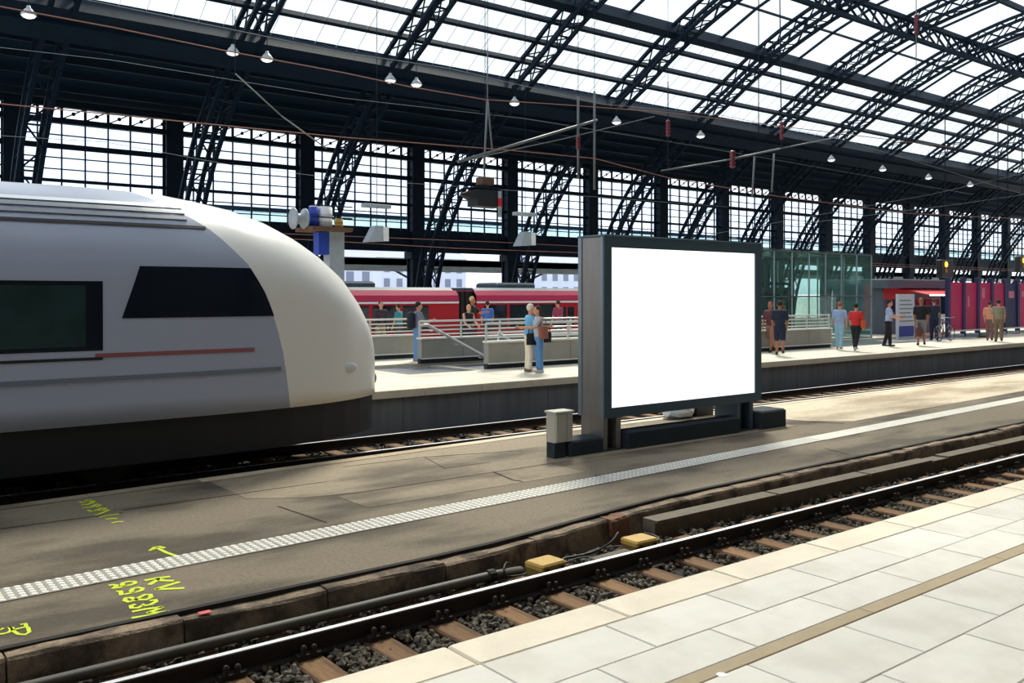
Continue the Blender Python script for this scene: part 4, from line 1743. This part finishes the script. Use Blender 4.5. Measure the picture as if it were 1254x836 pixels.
G = 'wire_grey'
support('grey registration arm with two hangers in front of the dark roof centre', [
    (561, 198, 731, 147, 15.2, 0.045, G), (708, 118, 708, 218, 15.2, 0.04, G), (728, 112, 728, 232, 15.2, 0.04, G), (731, 147, 708, 153, 15.2, 0.03, G)], ((708, 175, 15.2, 0.06, 0.3),))
support('narrow inverted V of rods hanging above the dark box', [(597, 122, 593, 206, 15.2, 0.035, G), (597, 122, 603, 186, 15.2, 0.03, G), (597, 60, 597, 122, 15.2, 0.02, G)])
support('long arm with dark red insulator below the glass roof', [
    (810, 209, 890, 196, 15.2, 0.03, G), (890, 196, 955, 182, 15.2, 0.04, G), (955, 182, 1025, 168, 15.2, 0.03, G), (929, 0, 929, 182, 15.2, 0.02, 'steel'), (955, 0, 957, 182, 15.2, 0.025, 'steel'),
    (948, 188, 945, 235, 15.2, 0.04, G), (924, 192, 921, 240, 15.2, 0.04, G)], ((897, 195, 15.2, 0.09, 0.45), (957, 160, 15.2, 0.06, 0.5)))
support('thin diagonal strut below the lamps at the upper left', [(288, 90, 345, 142, 22, 0.03, G), (345, 142, 400, 182, 22, 0.03, G), (288, 20, 288, 90, 22, 0.02, 'steel')])
support('faint hanger with red insulator before the right part of the roof', [(818, 100, 818, 210, 19, 0.025, 'steel')], ((818, 157, 19, 0.08, 0.5),))
support('twin hangers at the far right below the glass roof', [(1222, 150, 1222, 290, 20, 0.04, 'steel'), (1234, 150, 1234, 290, 20, 0.04, 'steel')])
support('hanger with insulator in front of the bright glass roof', [(1122, 0, 1122, 70, 18, 0.03, G), (1122, 70, 1122, 120, 18, 0.02, 'steel')], ((1122, 30, 18, 0.09, 0.8),))

# hanging sign box
HBY = 24.0
hb = empty('hanging_signal_box', PY(597, 242, HBY))
tag(hb, 'dark hanging box with red and white marker before the window grid', 'signal box')
g = MB()
g.cbox((-0.62, -0.3, -0.32), (0.42, 0.3, 0.25), 0.03)
g.loft([[(-0.62, -0.3, 0.2), (-0.62, 0.3, 0.2), (-0.62, 0.3, -0.1), (-0.62, -0.3, -0.1)], [(-1.05, -0.08, 0.08), (-1.05, 0.08, 0.08), (-1.05, 0.08, 0.0), (-1.05, -0.08, 0.0)]], True, True)
g.build('body', 'black_plastic', hb)
g = MB()
g.box((-0.72, -0.34, 0.26), (0.4, 0.34, 0.3))
g.build('cover', 'steel', hb)
g = MB()
g.cbox((-0.35, -0.2, 0.4), (0.15, 0.2, 0.66), 0.03)
g.build('junction_box', 'brown_wood', hb)
for z0, z1, m in ((0.02, 0.25, 'grey_paint'), (-0.25, 0.02, 'red_sign'), (-0.6, -0.25, 'grey_paint')):
    g = MB()
    g.box((0.2, -0.36, z0 - 0.05), (0.31, -0.31, z1 - 0.05))
    g.build('marker_bar', m, hb)
g = MB()
g.tube([(-0.1, 0, 0.25), (-0.1, 0, 12.2)], 0.012, 6)
g.build('hanger', 'steel', hb)


def speaker(u, v, y, label):
    o = empty('hanging_loudspeaker', PY(u, v, y))
    tag(o, label, 'loudspeaker', 'hanging loudspeakers')
    g = MB()
    g.loft([[(-0.42, -0.25, -0.3), (0.38, -0.25, -0.25), (0.38, 0.25, -0.25), (-0.42, 0.25, -0.3)], [(-0.1, -0.2, 0.32), (0.22, -0.2, 0.32), (0.22, 0.2, 0.32), (-0.1, 0.2, 0.32)]], True, True)
    g.build('body', 'grey_paint', o)
    g = MB()
    g.box((0.2, -0.26, -0.25), (0.42, -0.22, 0.28))
    g.build('grille', 'white_paint', o)
    g = MB()
    g.tube([(0.05, 0, 0.3), (0.05, 0, 10.2)], 0.012, 6)
    g.build('rod', 'steel', o)
    g = MB()
    g.cbox((-0.55, -0.15, 1.0), (0.6, 0.15, 1.14), 0.02)
    g.build('light_bar', 'grey_paint', o)


speaker(460, 287, 30, 'grey hanging loudspeaker above the standing man')
speaker(642, 293, 30, 'grey hanging loudspeaker left of the billboard')


def signal(u, v, y, label):
    o = empty('signal_head', PY(u, v, y))
    tag(o, label, 'signal', 'hanging signals')
    g = MB()
    g.cbox((-0.5, -0.15, -0.6), (0.9, 0.15, 0.35), 0.04)
    g.build('housing', 'black_plastic', o)
    g = MB()
    g.lathe([(0.16, -0.17), (0.13, -0.2), (0.02, -0.21)], 12, (0, 0, 0.1), 'y')
    g.build('lamp', 'orange_lamp', o)
    g = MB()
    g.lathe([(0.12, -0.17), (0.1, -0.19), (0.02, -0.2)], 12, (0, 0, -0.25), 'y')
    g.build('lamp_off', 'ochre', o)
    g = MB()
    g.tube([(0.2, 0, 0.3), (0.2, 0, 9.0)], 0.03, 6)
    g.build('hanger', 'steel', o)


signal(1155, 326, 24, 'dark hanging signal with an orange lamp above the kiosk')
signal(1250, 321, 24, 'dark hanging signal with an orange lamp at the right edge')

# access tower with drums behind the train nose
AY = 25.4
ax0, ax1 = XU(372, AY), XU(421, AY)
zd = PY(400, 284, AY).z
tw = empty('access_tower', (XU(409, AY), AY, 0))
tag(tw, 'grey post carrying a timber work deck behind the train nose', 'tower')
o3 = Vector((XU(409, AY), AY, 0))
g = MB()
pw_ = XU(418, AY) - XU(400, AY)
g.box((-pw_ / 2, -0.2, 0), (pw_ / 2, 0.2, zd))
g.build('post', 'grey_paint', tw)
g = MB()
g.box((-pw_ / 2 - 0.35, -0.18, zd - 0.7), (-pw_ / 2, 0.18, zd - 0.02))
g.build('blue_box', 'blue_paint', tw)
for i in range(4):
    g = MB()
    g.box((ax0 - o3.x, -0.6 + i * 0.3, zd), (ax1 - o3.x, -0.31 + i * 0.3, zd + 0.12))
    g.build('plank', 'brown_wood', tw)
g = MB()
for k in (0, 1):
    g.tube([(ax0 - o3.x, -0.55, zd + 0.4 + 0.35 * k), (ax1 - o3.x, -0.55, zd + 0.4 + 0.35 * k)], 0.02, 6)
g.build('guard_rail', 'steel', tw)


def drum(u, r, h, mat, label, group='drums on the work deck'):
    o = empty('drum', (XU(u, AY), AY, zd + 0.12))
    tag(o, label, 'drum', group)
    g = MB()
    g.lathe([(r, 0), (r, h * 0.3), (r * 1.05, h * 0.32), (r, h * 0.34), (r, h * 0.64), (r * 1.05, h * 0.66), (r, h * 0.68), (r, h)], 16)
    g.build('barrel', mat, o, True)
    g = MB()
    g.lathe([(r * 0.9, h), (r * 0.9, h + 0.03)], 16)
    g.build('lid', 'white_paint', o)


drum(384, 0.15, 0.62, 'blue_paint', 'blue drum on the work deck behind the train nose')
drum(398, 0.22, 0.62, 'white_paint', 'white drum on the work deck next to the blue drum')
drum(415, 0.13, 0.3, 'ochre', 'small ochre drum at the right end of the work deck')
g = MB()
g.lathe([(0.12, -0.2), (0.32, -0.2), (0.32, -0.16), (0.16, -0.15), (0.16, 0.15), (0.32, 0.16), (0.32, 0.2), (0.12, 0.2)], 18, (XU(366, AY), AY, zd + 0.36), 'x')
tag(g.build('cable_reel', 'grey_paint', None, True), 'grey cable reel at the left end of the work deck', 'reel')

# ================================================================== PEOPLE
def person(u, yy, H, yaw, label, top, bottom, hair, shoe=(60, 56, 54), skin='skin', sleeves='short', legs='long', stride=0.0, lean=0.0,
           armL=(10, 15), armR=(10, 15), hat=None, bald=False, sit=None, zfoot=0.0, group='people on the far platform', long_hair=False):
    s = H / 1.75
    x = XU(u, yy)
    mesh_parts = {}

    def V(a, b, c):
        return Vector((a, b, c))

    hipz = 0.93
    joints = {}
    fl = math.sin(R(lean))
    pel = V(0, 0, hipz)
    chest = V(0.02 + fl * 0.42, 0, 1.33)
    neck = V(0.02 + fl * 0.55, 0, 1.50)
    head = V(0.045 + fl * 0.65, 0, 1.635)
    L = {}
    for sd, sg in (('L', 1), ('R', -1)):
        a = stride * sg
        hip = V(0, 0.09 * sg, hipz - 0.02)
        kb = max(0, -a) * 0.9 + 4
        knee = hip + V(math.sin(R(a)) * 0.43, 0.0, -math.cos(R(a)) * 0.43)
        an = a - kb
        ank = knee + V(math.sin(R(an)) * 0.41, 0.005 * sg, -math.cos(R(an)) * 0.41)
        toe = ank + V(0.16, 0.03 * sg, -0.05)
        heel = ank + V(-0.05, 0, -0.05)
        sh = V(chest.x, 0.185 * sg, 1.42)
        ap, ae = armL if sg > 0 else armR
        el = sh + V(math.sin(R(ap)) * 0.29, 0.045 * sg, -math.cos(R(ap)) * 0.29)
        wr = el + V(math.sin(R(ap + ae)) * 0.26, -0.02 * sg, -math.cos(R(ap + ae)) * 0.26)
        L[sd] = (hip, knee, ank, toe, heel, sh, el, wr, ap + ae)
    low = min(L['L'][2].z, L['R'][2].z) - 0.085
    g = MB()
    g.ell(pel, (0.115, 0.155, 0.12))
    g.caps(pel, V(chest.x * 0.5, 0, 1.14), 0.125, 0.115)
    g.ell((chest.x * 0.6, 0, 1.12), (0.10, 0.135, 0.16))
    g.ell((chest.x, 0, 1.30), (0.115, 0.165, 0.19))
    g.caps(V(chest.x, -0.13, 1.41), V(chest.x, 0.13, 1.41), 0.07, 0.07)
    g.caps(neck - V(0, 0, 0.08), head, 0.055, 0.055)
    g.ell(head + V(0, 0, 0.03), (0.098, 0.078, 0.118), 14, 10)
    g.ell(head + V(0.045, 0, -0.055), (0.05, 0.05, 0.06))
    g.caps(head + V(0.092, 0, 0.02), head + V(0.112, 0, -0.018), 0.011, 0.016, 6)
    for sg in (1, -1):
        g.ell(head + V(-0.005, 0.08 * sg, 0.005), (0.022, 0.014, 0.034), 8, 6)
    for sd, sg in (('L', 1), ('R', -1)):
        hip, knee, ank, toe, heel, sh, el, wr, aa = L[sd]
        g.caps(hip, knee, 0.088, 0.056)
        g.caps(knee, knee.lerp(ank, 0.35), 0.056, 0.056)
        g.caps(knee.lerp(ank, 0.35), ank, 0.056, 0.036)
        g.caps(heel, toe, 0.032, 0.028)
        g.caps(sh, el, 0.055, 0.042)
        g.caps(el, wr, 0.042, 0.028)
        d = (wr - el).normalized()
        fx_ = Vector((d.z, 0, -d.x)) * -1
        palm = wr + d * 0.06
        g.caps(wr, palm, 0.026, 0.032)
        for k, ln in enumerate((0.07, 0.082, 0.078, 0.06)):
            b0 = palm + fx_ * (0.027 - 0.018 * k) + d * 0.015
            mid = b0 + d * ln * 0.55 + V(0, -0.008 * sg, 0)
            g.caps(b0, mid, 0.0105, 0.0098, 6)
            g.caps(mid, mid + d * ln * 0.45 + V(0, -0.02 * sg, 0), 0.0098, 0.009, 6)
        t0 = wr + d * 0.03 + fx_ * 0.02
        t1 = t0 + d * 0.035 + fx_ * 0.03
        g.caps(t0, t1, 0.013, 0.0115, 6)
        g.caps(t1, t1 + d * 0.03, 0.0115, 0.0095, 6)
    root = g.build('person', skin, None, True, (x, yy, zfoot))
    tag(root, label, 'person', group)
    root.rotation_euler.z = R(yaw)
    root.scale = (s, s, s)

    def shift(mb):
        mb.v = [(a, b, c - low) for a, b, c in mb.v]

    root.data.vertices.foreach_set('co', [c for v in root.data.vertices for c in (v.co.x, v.co.y, v.co.z - low)])
    rm = root.modifiers.new('remesh', 'REMESH')
    rm.mode = 'VOXEL'
    rm.voxel_size = 0.0125
    rm.use_smooth_shade = True

    def piece(name, mb, mat, vox=0.02):
        shift(mb)
        o = mb.build(name, mat, root, True)
        m_ = o.modifiers.new('remesh', 'REMESH')
        m_.mode = 'VOXEL'
        m_.voxel_size = vox
        m_.use_smooth_shade = True
        sm_ = o.modifiers.new('smooth', 'SMOOTH')
        sm_.iterations = 2
        return o

    i = 0.017
    g = MB()
    g.ell((chest.x * 0.6, 0, 1.10), (0.118 + i, 0.155 + i, 0.17))
    g.ell((chest.x * 0.3, 0, 0.98), (0.122 + i, 0.160 + i, 0.09))
    g.ell((chest.x, 0, 1.30), (0.118 + i, 0.168 + i, 0.19))
    g.caps(V(chest.x, -0.13, 1.41), V(chest.x, 0.13, 1.41), 0.07 + i, 0.07 + i)
    for sd in ('L', 'R'):
        hip, knee, ank, toe, heel, sh, el, wr, aa = L[sd]
        if sleeves == 'none':
            continue
        e = el if sleeves == 'long' else sh.lerp(el, 0.75)
        g.caps(sh, e, 0.058 + i, 0.05 + i)
        if sleeves == 'long':
            g.caps(el, el.lerp(wr, 0.9), 0.045 + i, 0.034 + i)
    piece('top', g, cloth(*top))
    g = MB()
    g.ell(pel + V(0, 0, -0.01), (0.122 + i, 0.160 + i, 0.125))
    for sd in ('L', 'R'):
        hip, knee, ank, toe, heel, sh, el, wr, aa = L[sd]
        if legs == 'short':
            g.caps(hip, hip.lerp(knee, 0.85), 0.092 + i, 0.078 + i)
        else:
            g.caps(hip, knee, 0.09 + i, 0.062 + i)
            g.caps(knee, knee.lerp(ank, 0.93), 0.062 + i, 0.05 + i)
    piece('shorts' if legs == 'short' else 'trousers', g, cloth(*bottom))
    for sd in ('L', 'R'):
        hip, knee, ank, toe, heel, sh, el, wr, aa = L[sd]
        g = MB()
        g.caps(heel, toe, 0.042, 0.036)
        g.caps(heel + V(0.03, 0, 0.03), ank, 0.045, 0.042)
        piece('shoe', g, cloth(*shoe))
    if not bald:
        g = MB()
        g.ell(head + V(-0.018, 0, 0.055), (0.100, 0.088, 0.108), 14, 10)
        if long_hair:
            g.caps(head + V(-0.06, 0, 0.03), head + V(-0.09, 0, -0.18), 0.075, 0.05)
        piece('hair' if not hat else 'cap', g, cloth(*(hat or hair)), 0.015)
    for sg in (1, -1):
        g = MB()
        g.ell(head + V(0.084, 0.032 * sg, 0.028 - low), (0.011, 0.014, 0.008), 8, 5)
        g.build('eye', 'eye_dark', root)
    g = MB()
    g.ell(head + V(0.088, 0, -0.055 - low), (0.012, 0.025, 0.008), 8, 5)
    g.build('mouth', 'lips', root)
    return root, low, L, head


def bag(root, label, at, size, colr, cat='bag', name='shoulder_bag'):
    """bag with a strap, placed in the person's frame"""
    M = Matrix.LocRotScale(root.location, root.rotation_euler, root.scale)
    p = M @ Vector(at)
    o = empty(name, p, root.rotation_euler.z)
    tag(o, label, cat)
    a, b, c = size
    g = MB()
    g.cbox((-a / 2, -b / 2, -c / 2), (a / 2, b / 2, c / 2), min(a, b) * 0.28)
    g.build('pouch', cloth(*colr), o, True)
    g = MB()
    g.tube([(a * 0.3 * math.cos(t * math.pi), 0, c / 2 + 0.18 * math.sin(t * math.pi)) for t in [k / 8 for k in range(9)]], 0.012, 6)
    g.build('strap', cloth(*colr), o)


def yat(u, v):
    return PZ(u, v, 0).y


q, *_ = person(511, yat(511, 442), 1.73, -15, 'man in blue jeans and grey shirt standing left of the stair opening',
               (112, 118, 136), (96, 140, 190), (34, 28, 26), (150, 140, 132), sleeves='short', armL=(25, 70), armR=(25, 75))
bag(q, 'dark navy backpack on the back of the man in jeans', (-0.2, 0.0, 1.25), (0.18, 0.34, 0.48), (24, 26, 44), 'backpack', 'backpack')
q, *_ = person(648, yat(648, 455), 1.70, -20, 'bald person in light blue shirt and cream trousers embracing a woman',
               (108, 176, 220), (226, 216, 196), (230, 220, 205), (120, 104, 90), bald=False, hat=(226, 214, 196), armL=(30, 50), armR=(35, 55))
bag(q, 'black shoulder bag hanging at the side of the person in cream trousers', (-0.02, -0.24, 0.88), (0.26, 0.12, 0.3), (18, 20, 28))
q, *_ = person(660, yat(660, 456), 1.66, 160, 'woman with brown hair, grey top and blue jeans in an embrace',
               (176, 180, 184), (84, 132, 184), (70, 40, 34), (200, 190, 176), armL=(40, 50), armR=(40, 50), long_hair=True)
bag(q, 'reddish brown bag slung on the back of the embraced woman', (-0.03, 0.26, 1.1), (0.24, 0.14, 0.34), (150, 92, 76))
bag(q, 'small black handbag at the right side of the embraced woman', (-0.28, -0.1, 0.95), (0.2, 0.12, 0.28), (20, 24, 30), 'bag', 'handbag')

person(466, 27.6, 1.72, -100, 'person in dark jacket and khaki trousers before the red train', (58, 44, 58), (128, 122, 96), (40, 30, 26), sleeves='long', stride=8)
g = MB()
su = empty('suitcase', (XU(441, 27.4), 27.4, 0))
tag(su, 'dark grey wheeled suitcase beside the person in khaki trousers', 'suitcase')
g.cbox((-0.3, -0.15, 0.06), (0.3, 0.15, 0.72), 0.05)
g.build('shell', 'base_dark', su)
g = MB()
g.tube([(-0.12, 0, 0.7), (-0.12, 0, 1.0), (0.12, 0, 1.0), (0.12, 0, 0.7)], 0.012, 6)
g.build('pull_handle', 'railing_steel', su)
for a in (-0.22, 0.22):
    g = MB()
    g.lathe([(0.05, -0.03), (0.05, 0.03)], 10, (a, 0, 0.05), 'y')
    g.build('wheel', 'black_plastic', su)
person(573, 24.2, 1.62, -90, 'man in black sleeveless top behind the far stair railing', (20, 20, 24), (30, 32, 40), (90, 64, 52), sleeves='none', bald=True, armL=(20, 40), armR=(20, 40), zfoot=0.0)
person(577, 27.4, 1.86, -60, 'tall person in black with a beige cap before the coupling gap', (24, 28, 32), (22, 24, 28), (30, 26, 24), hat=(206, 176, 128), skin='skin_tan', armL=(40, 60), armR=(5, 10))
person(597, 28.6, 1.68, 60, 'person in bright blue shirt beside the red train', (60, 110, 190), (50, 54, 64), (40, 30, 26))
person(489, 28.4, 1.6, 120, 'person in teal top by the red train behind the railing', (60, 140, 160), (60, 66, 76), (60, 40, 30))
person(684, 27.5, 1.7, 90, 'person in plum red top left of the billboard behind the railings', (150, 60, 90), (40, 40, 50), (60, 40, 30))

person(955, yat(955, 435), 1.78, 35, 'man in navy shirt and dark shorts walking right of the billboard', (30, 38, 58), (26, 34, 60), (40, 30, 26), skin='skin_tan', legs='short', stride=20, sleeves='short')
q, *_ = person(944, yat(944, 431), 1.72, 190, 'person in plum top and tan shorts half hidden by the billboard', (96, 52, 62), (150, 112, 92), (150, 50, 56), skin='skin_tan', legs='short', stride=18)
person(1028, yat(1028, 428), 1.68, 20, 'person dressed in light blue before the glass pavilion', (150, 176, 214), (150, 190, 214), (150, 88, 62), (190, 170, 150), stride=10)
q, *_ = person(1048, yat(1048, 429.5), 1.66, 15, 'person in red shirt and black trousers before the glass pavilion', (206, 50, 50), (26, 28, 38), (30, 26, 26), (200, 196, 200), stride=18)
bag(q, 'orange bag carried by the person in the red shirt', (0.02, -0.26, 1.0), (0.24, 0.12, 0.26), (206, 90, 44))
person(1088, yat(1088, 424), 1.74, -60, 'man in pale blue shirt and black trousers beside the information board', (168, 182, 212), (24, 26, 34), (34, 28, 28), stride=6, armL=(30, 60), armR=(20, 50))
q, *_ = person(1128, yat(1128, 423), 1.82, 30, 'man in black top and grey shorts before the kiosk', (22, 26, 32), (128, 128, 128), (150, 96, 70), skin='skin_tan', legs='short', stride=14)
bag(q, 'brown travel bag low beside the man in grey shorts', (-0.32, 0.1, 0.55), (0.42, 0.24, 0.4), (96, 62, 56), 'bag', 'travel_bag')
person(1144, 19.5, 1.76, 40, 'dark clothed person standing with the bicycle', (30, 38, 56), (28, 40, 66), (80, 60, 50), stride=5, armL=(30, 30), armR=(30, 30))
person(1212, yat(1212, 417), 1.66, 20, 'person in peach top before the magenta hoarding', (216, 150, 120), (120, 90, 84), (70, 44, 34), stride=10)
person(1223, yat(1223, 418.5), 1.74, 25, 'person in khaki shirt and trousers at the far right', (150, 140, 116), (122, 106, 84), (60, 40, 34), stride=14)
